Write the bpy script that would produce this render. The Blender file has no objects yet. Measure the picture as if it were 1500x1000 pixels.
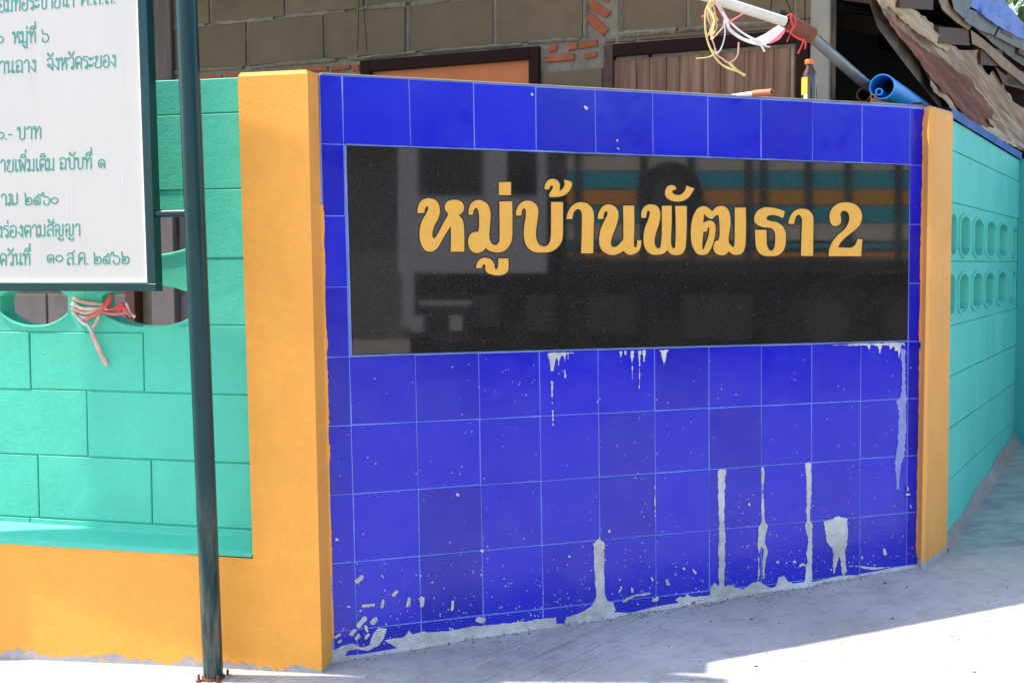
import bpy, math, random
import numpy as np
from math import sin, cos, radians, pi, hypot, atan2
from mathutils import Vector, Matrix
random.seed(7); rng = np.random.RandomState(7)
S = bpy.context.scene
COL = S.collection

# ------------------------------------------------------------------ camera
F = 1800.0; PITCH = radians(-3.56); ROLL = radians(-.25); H = 1.166
_fw = np.array([0, cos(PITCH), sin(PITCH)]); _rt = np.array([1., 0, 0]); _up = np.cross(_rt, _fw)
_r2 = _rt*cos(ROLL)+_up*sin(ROLL); _u2 = -_rt*sin(ROLL)+_up*cos(ROLL)
CAM = np.array([0, 0, H])
cd = bpy.data.cameras.new('camera'); cam = bpy.data.objects.new('camera', cd); COL.objects.link(cam)
cd.sensor_fit = 'HORIZONTAL'; cd.sensor_width = 36.0; cd.lens = F/1500*36
cd.clip_start = .05; cd.clip_end = 500
M = Matrix(((_r2[0], _u2[0], -_fw[0], 0), (_r2[1], _u2[1], -_fw[1], 0), (_r2[2], _u2[2], -_fw[2], H), (0, 0, 0, 1)))
cam.matrix_world = M
S.camera = cam

# ------------------------------------------------------------------ world, sun, exposure
SUN_EL = radians(56.5); SUN_H = (-.9965, .083)          # horizontal direction towards the sun
w = bpy.data.worlds.new('World'); S.world = w; w.use_nodes = True
nt = w.node_tree; bg = nt.nodes['Background']
sky = nt.nodes.new('ShaderNodeTexSky'); sky.sky_type = 'NISHITA'; sky.sun_disc = False
sky.sun_elevation = SUN_EL; sky.sun_rotation = atan2(SUN_H[0], SUN_H[1])
sky.air_density = 1.0; sky.dust_density = 1.5; sky.ozone_density = 1.0
nt.links.new(sky.outputs[0], bg.inputs[0]); bg.inputs[1].default_value = .15
ld = bpy.data.lights.new('sun', 'SUN'); ld.energy = 2.95; ld.angle = radians(.53); ld.color = (1, .90, .76)
sun = bpy.data.objects.new('sun', ld); COL.objects.link(sun)
sv = Vector((SUN_H[0]*cos(SUN_EL), SUN_H[1]*cos(SUN_EL), sin(SUN_EL)))
sun.rotation_euler = sv.to_track_quat('Z', 'Y').to_euler(); sun.location = sv*20
S.view_settings.view_transform = 'Standard'; S.view_settings.look = 'None'
S.view_settings.exposure = 1.46; S.view_settings.gamma = 1; S.view_settings.use_curve_mapping = False
S.render.engine = 'CYCLES'
S.cycles.max_bounces = 8; S.cycles.diffuse_bounces = 4

# ------------------------------------------------------------------ measuring helpers: vertical planes of the place
def dr(a): return (cos(radians(a)), sin(radians(a)))
TW = ((-.49, 3.6), dr(21.2))            # tiled wall
FP = ((-.582, 3.496), dr(-15))          # face of left pillar and plinth
TP = ((-.5587, 3.583), dr(-15))         # teal blocks left
RP = ((1.489, 4.338), dr(52))           # right pillar face
RW = ((1.6, 4.53), dr(61.2))            # teal wall right
HW = ((-.736, 5.3), dr(-24))            # house wall behind
def shifted(pl, off):
    d = pl[1]; return ((pl[0][0]+d[1]*off, pl[0][1]-d[0]*off), d)
def ray(x, y): return _fw+_r2*(x-750)/F+_u2*(500-y)/F
def pt(x, y, pl, off=0.0):              # where the line of sight through a photo pixel meets a plane of the place
    pl = shifted(pl, off); A, d = pl; n = np.array([-d[1], d[0], 0.]); r = ray(x, y)
    t = ((np.array([A[0], A[1], 0])-CAM)@n)/(r@n); return CAM+r*t
def W(pl, u, z, off=0.0):               # u along the plane, z up, off towards the street
    A, d = pl; return np.array([A[0]+d[0]*u+d[1]*off, A[1]+d[1]*u-d[0]*off, z])
def uv(x, y, pl, off=0.0):
    p = pt(x, y, pl, off); A, d = pl
    return ((p[0]-A[0])*d[0]+(p[1]-A[1])*d[1], p[2])
def gz(x, y):
    return .0226*x+.051*(y-3.58)*(1 if y > 2.6 else 1)+.012+(.035*max(-1.5, x+.5) if x < -.5 else 0)
def gzl(x, y):                          # levels off away from the walls
    y2 = max(y, 2.2); x2 = min(max(x, -3), 3.5); y2 = min(y2, 7)
    return gz(x2, y2)
def at_y(x, y, Y):                      # point on the line of sight at distance Y
    r = ray(x, y); return CAM+r*(Y/r[1])

# ------------------------------------------------------------------ mesh builder
LOC = {}
class MB:
    def __init__(s): s.v = []; s.f = []; s.m = []
    def add(s, vs, fs, mi=0):
        b = len(s.v); s.v += [tuple(map(float, p)) for p in vs]
        s.f += [tuple(i+b for i in f) for f in fs]; s.m += [mi]*len(fs); return s
    def hexa(s, p, mi=0):               # p: 4 bottom ccw, 4 top
        return s.add(p, [(3, 2, 1, 0), (4, 5, 6, 7), (0, 1, 5, 4), (1, 2, 6, 5), (2, 3, 7, 6), (3, 0, 4, 7)], mi)
    def box(s, c, sz, rz=0, mi=0):
        x, y, z = sz[0]/2, sz[1]/2, sz[2]/2; ca, sa = cos(rz), sin(rz)
        q = [(c[0]+a*ca-b*sa, c[1]+a*sa+b*ca, c[2]+e) for e in (-z, z) for a, b in ((-x, -y), (x, -y), (x, y), (-x, y))]
        return s.hexa(q, mi)
    def plate(s, pl, q, o0, o1, bev=0.0, mi=0):
        # q: four (u,z) corners bl, br, tr, tl; o0 back offset, o1 front offset, small bevel
        c = np.mean(np.array(q), 0)
        back = [W(pl, u, z, o0) for u, z in q]
        if bev <= 0:
            fr = [W(pl, u, z, o1) for u, z in q]
            return s.add(back+fr, [(4, 5, 6, 7), (0, 1, 5, 4), (1, 2, 6, 5), (2, 3, 7, 6), (3, 0, 4, 7), (3, 2, 1, 0)], mi)
        mid = [W(pl, u, z, o1-bev) for u, z in q]
        sg = [(1, 1), (-1, 1), (-1, -1), (1, -1)]
        fr = [W(pl, u+a*bev, z+b*bev, o1) for (u, z), (a, b) in zip(q, sg)]
        fs = [(8, 9, 10, 11), (3, 2, 1, 0)]
        for i in range(4):
            j = (i+1) % 4; fs += [(i, j, 4+j, 4+i), (4+i, 4+j, 8+j, 8+i)]
        return s.add(back+mid+fr, fs, mi)
    def tube(s, path, r, n=10, cap=True, flat=1.0, closed=False, mi=0):
        P = [np.array(p, float) for p in path]; k = len(P)
        R = r if hasattr(r, '__len__') else [r]*k
        vs = []; prev = None
        for i in range(k):
            a = P[max(i-1, 0)] if not closed else P[i-1]; b = P[min(i+1, k-1)] if not closed else P[(i+1) % k]
            t = b-a; t = t/(np.linalg.norm(t)+1e-12)
            if prev is None:
                h = np.array([0, 0, 1.]) if abs(t[2]) < .9 else np.array([1., 0, 0])
                e1 = np.cross(t, h)
            else: e1 = prev-t*(prev@t)
            e1 /= np.linalg.norm(e1)+1e-12; e2 = np.cross(t, e1); prev = e1
            for j in range(n):
                an = 2*pi*j/n; vs.append(P[i]+R[i]*(e1*cos(an)*flat+e2*sin(an)))
        fs = []
        for i in range(k if closed else k-1):
            for j in range(n):
                a = i*n+j; b = i*n+(j+1) % n; c = ((i+1) % k)*n
                fs.append((a, b, c+(j+1) % n, c+j))
        if cap and not closed: fs += [tuple(range(n-1, -1, -1)), tuple((k-1)*n+j for j in range(n))]
        return s.add(vs, fs, mi)
    def pipe(s, a, b, ro, ri, n=24, mi=0):          # open pipe with a real bore
        a = np.array(a, float); b = np.array(b, float); t = (b-a)/np.linalg.norm(b-a)
        e1 = np.cross(t, [0, 0, 1.]); e1 /= np.linalg.norm(e1); e2 = np.cross(t, e1)
        vs = []
        for P, r in ((a, ro), (b, ro), (b, ri), (a, ri)):
            for j in range(n): vs.append(P+r*(e1*cos(2*pi*j/n)+e2*sin(2*pi*j/n)))
        fs = [(q*n+j, q*n+(j+1) % n, ((q+1) % 4)*n+(j+1) % n, ((q+1) % 4)*n+j) for q in range(4) for j in range(n)]
        return s.add(vs, fs, mi)
    def lathe(s, c, prof, n=20, mi=0):
        vs = [(c[0]+r*cos(2*pi*j/n), c[1]+r*sin(2*pi*j/n), c[2]+z) for r, z in prof for j in range(n)]
        k = len(prof)
        fs = [(i*n+j, i*n+(j+1) % n, (i+1)*n+(j+1) % n, (i+1)*n+j) for i in range(k-1) for j in range(n)]
        fs += [tuple(range(n-1, -1, -1)), tuple((k-1)*n+j for j in range(n))]
        return s.add(vs, fs, mi)
    def prism(s, poly, vec, mi=0):
        n = len(poly); vec = np.array(vec)
        a = [np.array(p) for p in poly]; b = [p+vec for p in a]
        return s.add(a+b, [tuple(range(n)), tuple(range(2*n-1, n-1, -1))]+[(i, n+i, n+(i+1) % n, (i+1) % n) for i in range(n)], mi)
    def obj(s, name, mat, parent=None, smooth=False, loc=None):
        L = LOC[parent] if parent else (np.array(loc, float) if loc is not None else np.zeros(3))
        me = bpy.data.meshes.new(name)
        v = np.array(s.v)-L
        me.from_pydata(v.tolist(), [], s.f)
        for m in (mat if isinstance(mat, (list, tuple)) else [mat]): me.materials.append(m)
        if len(me.materials) > 1: me.polygons.foreach_set('material_index', s.m)
        if smooth: me.polygons.foreach_set('use_smooth', [True]*len(me.polygons))
        me.validate(); me.update()
        o = bpy.data.objects.new(name, me); COL.objects.link(o)
        if parent: o.parent = bpy.data.objects[parent]; LOC[o.name] = L
        else: o.location = L; LOC[o.name] = L
        if smooth:
            try:
                me.set_sharp_from_angle(angle=radians(40))
            except Exception: pass
        return o
def root(name, loc, label, cat, group=None):
    o = bpy.data.objects.new(name, None); COL.objects.link(o); o.location = tuple(map(float, loc)); o.empty_display_size = .1
    o['label'] = label; o['category'] = cat
    if group: o['group'] = group
    LOC[o.name] = np.array(loc, float); return o.name
def tag(o, label=None, cat=None, group=None, kind=None):
    if label: o['label'] = label
    if cat: o['category'] = cat
    if group: o['group'] = group
    if kind: o['kind'] = kind
    return o

# ------------------------------------------------------------------ marching squares: an outline on a plane becomes a thin solid
def march(mb, fld, xs, ys, mp, o0, o1):
    """fld[j,i] > 0 inside; mp(x, y, off) -> 3-D point"""
    ny, nx = fld.shape; cache = {}
    ins = fld > 0
    full = ins[:-1, :-1] & ins[1:, :-1] & ins[:-1, 1:] & ins[1:, 1:]
    anyi = ins[:-1, :-1] | ins[1:, :-1] | ins[:-1, 1:] | ins[1:, 1:]
    V = []; Fc = []
    def vid(x, y, lay):
        k = (round(x, 5), round(y, 5), lay)
        if k not in cache:
            cache[k] = len(V); V.append(mp(x, y, o1 if lay else o0))
        return cache[k]
    for j in range(ny-1):
        i = 0
        while i < nx-1:
            if full[j, i]:
                k = i
                while k < nx-1 and full[j, k]: k += 1
                Fc.append((vid(xs[i], ys[j], 1), vid(xs[k], ys[j], 1), vid(xs[k], ys[j+1], 1), vid(xs[i], ys[j+1], 1)))
                i = k; continue
            if anyi[j, i]:
                c = [(xs[i], ys[j], fld[j, i]), (xs[i+1], ys[j], fld[j, i+1]), (xs[i+1], ys[j+1], fld[j+1, i+1]), (xs[i], ys[j+1], fld[j+1, i])]
                poly = []; cut = []
                for a in range(4):
                    p, q = c[a], c[(a+1) % 4]
                    if p[2] > 0: poly.append((p[0], p[1], 0))
                    if (p[2] > 0) != (q[2] > 0):
                        t = p[2]/(p[2]-q[2]); t = min(max(t, .02), .98)
                        poly.append((p[0]+(q[0]-p[0])*t, p[1]+(q[1]-p[1])*t, 1))
                if len(poly) >= 3:
                    Fc.append(tuple(vid(p[0], p[1], 1) for p in poly))
                    for a in range(len(poly)):
                        p, q = poly[a], poly[(a+1) % len(poly)]
                        if p[2] and q[2]:
                            Fc.append((vid(p[0], p[1], 1), vid(p[0], p[1], 0), vid(q[0], q[1], 0), vid(q[0], q[1], 1)))
            i += 1
    mb.add(V, Fc)
def smooth_poly(pts, n=5):
    """closed outline; a third value 1 marks a sharp corner; the rest is a Catmull-Rom curve"""
    P = [(p[0], p[1], (p[2] if len(p) > 2 else 0)) for p in pts]; k = len(P); out = []
    for i in range(k):
        p0, p1, p2, p3 = P[i-1], P[i], P[(i+1) % k], P[(i+2) % k]
        if p1[2]: p0 = p1
        if p2[2]: p3 = p2
        for a in range(n):
            t = a/n; t2 = t*t; t3 = t2*t
            out.append(tuple(.5*((2*p1[c])+(-p0[c]+p2[c])*t+(2*p0[c]-5*p1[c]+4*p2[c]-p3[c])*t2+(-p0[c]+3*p1[c]-3*p2[c]+p3[c])*t3) for c in (0, 1)))
    return np.array(out)
def seg_dist(X, Y, a, b, ra=0, rb=0):
    dx, dy = b[0]-a[0], b[1]-a[1]; L = dx*dx+dy*dy+1e-12
    t = np.clip(((X-a[0])*dx+(Y-a[1])*dy)/L, 0, 1)
    return np.hypot(X-a[0]-t*dx, Y-a[1]-t*dy)-(ra+(rb-ra)*t)
def poly_field(X, Y, poly):
    d = np.full(X.shape, 1e9); c = np.zeros(X.shape, bool); n = len(poly)
    for i in range(n):
        a, b = poly[i], poly[(i+1) % n]
        d = np.minimum(d, seg_dist(X, Y, a, b))
        if a[1] != b[1]:
            cr = ((a[1] > Y) != (b[1] > Y)) & (X < (b[0]-a[0])*(Y-a[1])/(b[1]-a[1])+a[0]); c ^= cr
    return np.where(c, d, -d)
def grid(x0, x1, y0, y1, st):
    xs = np.arange(x0, x1+st, st); ys = np.arange(y0, y1+st, st); X, Y = np.meshgrid(xs, ys); return xs, ys, X, Y
def vnoise(X, Y, sc, seed=0):
    r = np.random.RandomState(seed); T = r.rand(64, 64); x = X/sc; y = Y/sc
    xi = np.floor(x).astype(int); yi = np.floor(y).astype(int); fx = x-xi; fy = y-yi
    fx = fx*fx*(3-2*fx); fy = fy*fy*(3-2*fy)
    g = lambda a, b: T[(yi+b) % 64, (xi+a) % 64]
    return (g(0, 0)*(1-fx)+g(1, 0)*fx)*(1-fy)+(g(0, 1)*(1-fx)+g(1, 1)*fx)*fy

# ------------------------------------------------------------------ materials
def new_mat(name):
    m = bpy.data.materials.new(name); m.use_nodes = True
    return m, m.node_tree, m.node_tree.nodes['Principled BSDF']
def nd(t, ty, **k):
    n = t.nodes.new(ty)
    for a, b in k.items():
        if a in n.inputs: n.inputs[a].default_value = b
        else: setattr(n, a, b)
    return n
def coords(t, sc=(1, 1, 1), rot=(0, 0, 0), kind='Object'):
    tc = t.nodes.new('ShaderNodeTexCoord'); mp = t.nodes.new('ShaderNodeMapping')
    mp.inputs['Scale'].default_value = sc; mp.inputs['Rotation'].default_value = rot
    if kind == 'World':
        g = t.nodes.new('ShaderNodeNewGeometry'); t.links.new(g.outputs['Position'], mp.inputs[0])
    else: t.links.new(tc.outputs[kind], mp.inputs[0])
    return mp.outputs[0]
def along(t, ang, sc):
    v = coords(t, (1, 1, 1), (0, 0, -ang), 'World'); m = t.nodes.new('ShaderNodeMapping'); m.inputs['Scale'].default_value = sc
    t.links.new(v, m.inputs[0]); return m.outputs[0]
def noise(t, v, scale, detail=6, rough=.55, dist=0):
    n = nd(t, 'ShaderNodeTexNoise'); n.inputs['Scale'].default_value = scale; n.inputs['Detail'].default_value = detail
    n.inputs['Roughness'].default_value = rough; n.inputs['Distortion'].default_value = dist
    t.links.new(v, n.inputs['Vector']); return n.outputs['Fac']
def ramp(t, f, stops, interp='LINEAR'):
    r = t.nodes.new('ShaderNodeValToRGB'); r.color_ramp.interpolation = interp
    e = r.color_ramp.elements
    while len(e) < len(stops): e.new(.5)
    for q, (p, c) in zip(e, stops):
        q.position = p; q.color = (c[0], c[1], c[2], 1) if hasattr(c, '__len__') else (c, c, c, 1)
    t.links.new(f, r.inputs[0]); return r.outputs[0]
def mix(t, f, a, b, mode='MIX'):
    m = t.nodes.new('ShaderNodeMix'); m.data_type = 'RGBA'; m.blend_type = mode
    if isinstance(f, (int, float)): m.inputs[0].default_value = f
    else: t.links.new(f, m.inputs[0])
    for s_, i in ((a, 6), (b, 7)):
        if hasattr(s_, '__len__'): m.inputs[i].default_value = (s_[0], s_[1], s_[2], 1)
        else: t.links.new(s_, m.inputs[i])
    return m.outputs[2]
def math_(t, op, a, b=0.0, c=0.0):
    m = t.nodes.new('ShaderNodeMath'); m.operation = op
    for i, q in enumerate((a, b, c)):
        if isinstance(q, (int, float)): m.inputs[i].default_value = q
        else: t.links.new(q, m.inputs[i])
    return m.outputs[0]
def bump(t, h, p, strength=.3, dist=.01, prev=None):
    b = t.nodes.new('ShaderNodeBump'); b.inputs['Strength'].default_value = strength; b.inputs['Distance'].default_value = dist
    t.links.new(h, b.inputs['Height'])
    if prev is not None: t.links.new(prev, b.inputs['Normal'])
    t.links.new(b.outputs[0], p.inputs['Normal']); return b.outputs[0]
def worldz(t):
    g = t.nodes.new('ShaderNodeNewGeometry'); s_ = t.nodes.new('ShaderNodeSeparateXYZ'); t.links.new(g.outputs['Position'], s_.inputs[0]); return s_.outputs
def grain(name, c, var=.15, sc=18, rough=.75, bs=.25, bd=.004, fine=140, metal=0, spec=.5, streak=0, per_obj=0.0):
    """painted or mineral surface: large and small tone changes, fine relief, optional vertical streaks"""
    m, t, p = new_mat(name); v = coords(t, kind='World')
    a = noise(t, v, sc*.25, 5); b = noise(t, v, sc, 8, .65)
    f = math_(t, 'ADD', math_(t, 'MULTIPLY', a, .6), math_(t, 'MULTIPLY', b, .4))
    col = ramp(t, f, [(.3, [x*(1-var) for x in c]), (.7, [min(1, x*(1+var)) for x in c])])
    if streak:
        vs = coords(t, (30, 30, 1.2), kind='World'); sn = noise(t, vs, 1, 4)
        col = mix(t, ramp(t, sn, [(.52, 0.), (.72, streak)]), col, [x*.62 for x in c])
    if per_obj:
        oi = t.nodes.new('ShaderNodeObjectInfo')
        col = mix(t, math_(t, 'MULTIPLY', oi.outputs['Random'], per_obj), col, [x*.55 for x in c])
    t.links.new(col, p.inputs['Base Color'])
    p.inputs['Roughness'].default_value = rough; p.inputs['Metallic'].default_value = metal; p.inputs['Specular IOR Level'].default_value = spec
    h = math_(t, 'ADD', noise(t, v, fine, 4, .7), math_(t, 'MULTIPLY', noise(t, v, fine*.15, 4, .6), 1.5))
    bump(t, h, p, bs, bd)
    return m
CEMENT = (.42, .40, .38)
def wall_paint(name, c, foot=None, dirt=.35, ragged=.05, rough=.6, wear=.0):
    """paint on render: brush grain, dust, paint broken away above the ground"""
    m, t, p = new_mat(name); v = coords(t, kind='World'); o = worldz(t)
    a = noise(t, v, 3.2, 6, .6); b = noise(t, v, 45, 6, .7)
    col = ramp(t, a, [(.25, [x*.86 for x in c]), (.75, [min(1, x*1.08) for x in c])])
    col = mix(t, ramp(t, b, [(.35, .22), (.62, 0.)]), col, [x*.7 for x in c])
    vs = coords(t, (26, 26, 1.0), kind='World'); sn = noise(t, vs, 1, 5, .6)
    col = mix(t, ramp(t, sn, [(.55, 0.), (.78, dirt)]), col, [c[0]*.5+.06, c[1]*.5+.05, c[2]*.5+.04])
    chips = noise(t, v, 26, 5, .6)
    col = mix(t, ramp(t, chips, [(.735, 0.), (.745, 1.)]), col, CEMENT)
    h = math_(t, 'ADD', noise(t, v, 150, 4, .7), math_(t, 'MULTIPLY', noise(t, v, 14, 5, .6), 2.0))
    if foot is not None:
        # height above the ground sheet, ragged edge
        gzv = math_(t, 'ADD', math_(t, 'MULTIPLY', o[0], foot[0]), foot[1])
        hgt = math_(t, 'SUBTRACT', o[2], gzv)
        rg = math_(t, 'MULTIPLY', math_(t, 'SUBTRACT', noise(t, v, 11, 7, .75), .5), foot[3])
        hh = math_(t, 'ADD', hgt, rg)
        k = ramp(t, math_(t, 'DIVIDE', hh, foot[2]*2), [(.49, 1.), (.505, 0.)])
        cm = ramp(t, noise(t, v, 22, 7, .7), [(.3, (.30, .29, .30)), (.7, (.50, .48, .47))])
        col = mix(t, k, col, cm)
        h = math_(t, 'SUBTRACT', h, math_(t, 'MULTIPLY', k, .8))
    t.links.new(col, p.inputs['Base Color']); p.inputs['Roughness'].default_value = rough
    bump(t, h, p, .5, .0035)
    return m
ORANGE = (.93, .39, .048)
m_orange = wall_paint('orange_wall_paint', ORANGE, foot=(.03, -.012, .03, .13), dirt=.12)
m_orange_r = wall_paint('orange_pillar_paint', (.86, .39, .08), foot=(.0226, .066, .015, .12), dirt=.35)
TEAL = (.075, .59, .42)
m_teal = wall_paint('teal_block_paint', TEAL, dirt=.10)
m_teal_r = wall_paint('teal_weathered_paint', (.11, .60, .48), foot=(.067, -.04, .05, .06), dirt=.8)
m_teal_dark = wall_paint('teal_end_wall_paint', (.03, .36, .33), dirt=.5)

def tile_mat():
    m, t, p = new_mat('blue_glazed_tile'); oi = t.nodes.new('ShaderNodeObjectInfo'); v = coords(t, kind='World')
    c = ramp(t, oi.outputs['Random'], [(0, (.000, .003, .38)), (.5, (.001, .004, .48)), (1, (.003, .007, .56))])
    hz = noise(t, v, 5, 5, .6)
    c = mix(t, ramp(t, hz, [(.4, 0.), (.8, .13)]), c, (.10, .11, .60))          # dried dust film
    o = worldz(t)
    low = ramp(t, o[2], [(.0, .35), (.5, .12), (.9, .0)])
    c = mix(t, math_(t, 'MULTIPLY', low, noise(t, v, 9, 6, .7)), c, (.16, .16, .55))  # lighter towards the foot: the lit ground's reflection painted into the glaze
    vo = nd(t, 'ShaderNodeTexVoronoi'); vo.inputs['Scale'].default_value = 120; t.links.new(v, vo.inputs['Vector'])
    sp = ramp(t, vo.outputs['Distance'], [(.10, 1.), (.2, 0.)])
    sel = ramp(t, vo.outputs['Color'], [(.86, 0.), (.9, 1.)])
    c = mix(t, math_(t, 'MULTIPLY', math_(t, 'MULTIPLY', sp, sel), .35), c, (.3, .32, .6))
    t.links.new(c, p.inputs['Base Color']); p.inputs['IOR'].default_value = 1.45
    r = math_(t, 'ADD', ramp(t, noise(t, v, 12, 6, .6), [(.3, .05), (.75, .26)]), math_(t, 'MULTIPLY', oi.outputs['Random'], .08)); t.links.new(r, p.inputs['Roughness'])
    bump(t, noise(t, v, 9, 3, .5), p, .25, .004)
    return m
m_tile = tile_mat()
m_grout = grain('pale_blue_grout', (.17, .25, .72), .25, 40, .7)
m_caulk = grain('pale_blue_caulk', (.30, .46, .85), .3, 60, .5)
def granite_mat():
    m, t, p = new_mat('black_granite'); v = coords(t, kind='World')
    a = noise(t, v, 260, 3, .85); b = noise(t, v, 90, 4, .75); d = noise(t, v, 3.5, 5)
    c = ramp(t, a, [(.42, (.007, .006, .006)), (.62, (.028, .026, .024)), (.75, (.09, .085, .08))])
    c = mix(t, ramp(t, b, [(.4, 0.), (.7, .5)]), c, (.013, .013, .012))
    c = mix(t, ramp(t, d, [(.35, 0.), (.75, .06)]), c, (.08, .072, .062))
    t.links.new(c, p.inputs['Base Color']); p.inputs['IOR'].default_value = 1.6
    vo = nd(t, 'ShaderNodeTexVoronoi'); vo.inputs['Scale'].default_value = 95; t.links.new(v, vo.inputs['Vector'])
    dots = math_(t, 'MULTIPLY', ramp(t, vo.outputs['Distance'], [(.10, 1.), (.22, 0.)]), ramp(t, vo.outputs['Color'], [(.78, 0.), (.95, .55)]))
    c = mix(t, dots, c, (.24, .24, .23)); t.links.new(c, p.inputs['Base Color'])
    r = ramp(t, noise(t, v, 7, 5), [(.3, .02), (.7, .045)]); t.links.new(r, p.inputs['Roughness'])
    return m
m_granite = granite_mat()
def gold_mat():
    m, t, p = new_mat('gold_letter_paint'); v = coords(t, kind='World')
    c = ramp(t, noise(t, v, 60, 6, .7), [(.3, (.74, .37, .045)), (.7, (.84, .43, .065))])
    t.links.new(c, p.inputs['Base Color']); p.inputs['Roughness'].default_value = .38; p.inputs['Metallic'].default_value = .0
    bump(t, noise(t, v, 120, 4), p, .2, .002); return m
m_gold = gold_mat()
m_outline = grain('dark_letter_edge', (.010, .007, .005), .2, 50, .5)
m_splat = grain('dried_cement', (.58, .56, .53), .35, 30, .95, 1.0, .006, fine=90)
m_splat2 = grain('lime_streak', (.25, .30, .62), .25, 50, .8, .4, .002)
m_board = grain('white_sign_enamel', (.50, .475, .44), .04, 5, .4, .05, .001, streak=.10)
m_text = grain('green_sign_lettering', (.035, .24, .18), .15, 60, .5, .1)
m_grey_drip = grain('faint_grime', (.60, .59, .57), .05, 30, .6, .1)
def pole_mat():
    m, t, p = new_mat('dark_teal_pole_paint'); v = coords(t, kind='World'); o = worldz(t)
    c = ramp(t, noise(t, v, 8, 6), [(.3, (.0, .030, .036)), (.7, (.001, .045, .050))])
    wear = math_(t, 'MULTIPLY', ramp(t, o[2], [(.0, 1.), (.45, .55), (.6, 0.)]), ramp(t, noise(t, coords(t, (40, 40, 3), kind='World'), 1, 6, .7), [(.46, 0.), (.72, 1.)]))
    c = mix(t, wear, c, ramp(t, noise(t, v, 40, 5), [(.4, (.16, .20, .17)), (.6, (.22, .13, .08))]))
    t.links.new(c, p.inputs['Base Color']); p.inputs['Roughness'].default_value = .2; p.inputs['Specular IOR Level'].default_value = .32
    bump(t, noise(t, v, 60, 5), p, .12, .002); return m
m_pole = pole_mat()
m_block = grain('raw_concrete_block', (.165, .110, .055), .22, 14, .95, .5, .004, per_obj=.35)
m_block_in = grain('grey_brown_panel', (.14, .115, .11), .2, 10, .9, .3)  # grey-brown tone of the lower house wall
m_mortar = grain('rough_mortar', (.25, .20, .135), .3, 30, .95, 1.0, .012, fine=60)
m_brick = grain('red_clay_brick', (.38, .095, .032), .35, 30, .95, .8, .006, per_obj=.3)
m_darkwood = grain('dark_stained_frame', (.020, .006, .004), .3, 20, .8, .3, spec=.15)
m_door_o = grain('orange_door_paint', (.52, .135, .022), .12, 12, .6, .15, streak=.25)
def wood_mat(name, c1, c2, sc=(14, 14, .9)):
    m, t, p = new_mat(name); v = coords(t, sc, kind='World'); oi = t.nodes.new('ShaderNodeObjectInfo')
    f = noise(t, v, 3, 8, .65, .4)
    c = ramp(t, f, [(.3, c1), (.5, [(a+b)/2 for a, b in zip(c1, c2)]), (.66, c2)])
    c = mix(t, math_(t, 'MULTIPLY', oi.outputs['Random'], .4), c, [x*.5 for x in c1])
    t.links.new(c, p.inputs['Base Color']); p.inputs['Roughness'].default_value = .8
    bump(t, f, p, .4, .004); return m
m_plank = wood_mat('weathered_plank', (.15, .045, .015), (.34, .20, .105))
m_timber = wood_mat('grey_timber', (.07, .05, .035), (.14, .10, .07))
m_rafter = wood_mat('brown_rafter_wood', (.07, .028, .012), (.13, .06, .03), (6, 6, 6))
m_batten = wood_mat('pale_batten_wood', (.22, .13, .06), (.36, .24, .14), (6, 6, 6))
m_column = grain('pale_concrete_column', (.27, .24, .18), .15, 14, .9, .3, streak=.3)
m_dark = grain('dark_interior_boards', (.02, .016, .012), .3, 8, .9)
def bark_mat(name, ca, cb, cc):
    m, t, p = new_mat(name); v0 = coords(t, (1, 1, 1), (0, 0, radians(-61.2)), kind='World')
    mp2 = t.nodes.new('ShaderNodeMapping'); mp2.inputs['Rotation'].default_value = (0, radians(-3), 0); t.links.new(v0, mp2.inputs[0])
    mp3 = t.nodes.new('ShaderNodeMapping'); mp3.inputs['Scale'].default_value = (.4, 9, 13); t.links.new(mp2.outputs[0], mp3.inputs[0]); v = mp3.outputs[0]
    f = noise(t, v, 2.6, 9, .72, .5)
    c = ramp(t, f, [(.30, ca), (.47, cb), (.60, cc)])
    t.links.new(c, p.inputs['Base Color']); p.inputs['Roughness'].default_value = .85
    bump(t, f, p, .6, .006); return m
m_peel = bark_mat('peeling_grey_ply', (.17, .055, .02), (.30, .18, .10), (.46, .37, .28))
m_maroon = bark_mat('maroon_rusted_face', (.085, .018, .008), (.14, .034, .014), (.28, .09, .04))
m_ply = bark_mat('tan_ply_edge', (.30, .17, .08), (.46, .31, .17), (.55, .42, .26))
m_roof = grain('grey_roof_sheet', (.15, .125, .10), .35, 14, .9, .6, streak=.3)
m_board_grey = grain('grey_cement_board', (.20, .21, .205), .3, 22, .95, .7, .006, streak=.5)
m_tarp = grain('blue_tarpaulin', (.08, .16, .50), .3, 9, .45, .5, .01)
m_flash = grain('blue_flashing', (.01, .09, .34), .25, 10, .6)
m_pvc = grain('blue_pvc', (.02, .34, .92), .06, 10, .28, .05)
m_black = grain('black_bore', (.008, .008, .008), .1, 10, .9)
m_rust = grain('rusty_steel', (.17, .055, .028), .4, 40, .85, .6)
m_copper = grain('orange_primer_pipe', (.42, .15, .06), .25, 40, .6)
m_galv = grain('galvanised_pipe', (.20, .23, .24), .3, 30, .4, .2, metal=.5)
m_whitepipe = grain('aged_white_pvc', (.72, .68, .56), .12, 20, .35, .1)
def plain(name, c, rough=.5, metal=0, trans=0, coat=0):
    m, t, p = new_mat(name); v = coords(t, kind='World')
    col = ramp(t, noise(t, v, 30, 5), [(.3, [x*.85 for x in c]), (.7, [min(1, x*1.1) for x in c])]); t.links.new(col, p.inputs['Base Color'])
    p.inputs['Roughness'].default_value = rough; p.inputs['Metallic'].default_value = metal; p.inputs['Transmission Weight'].default_value = trans; p.inputs['Coat Weight'].default_value = coat
    return m
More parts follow.
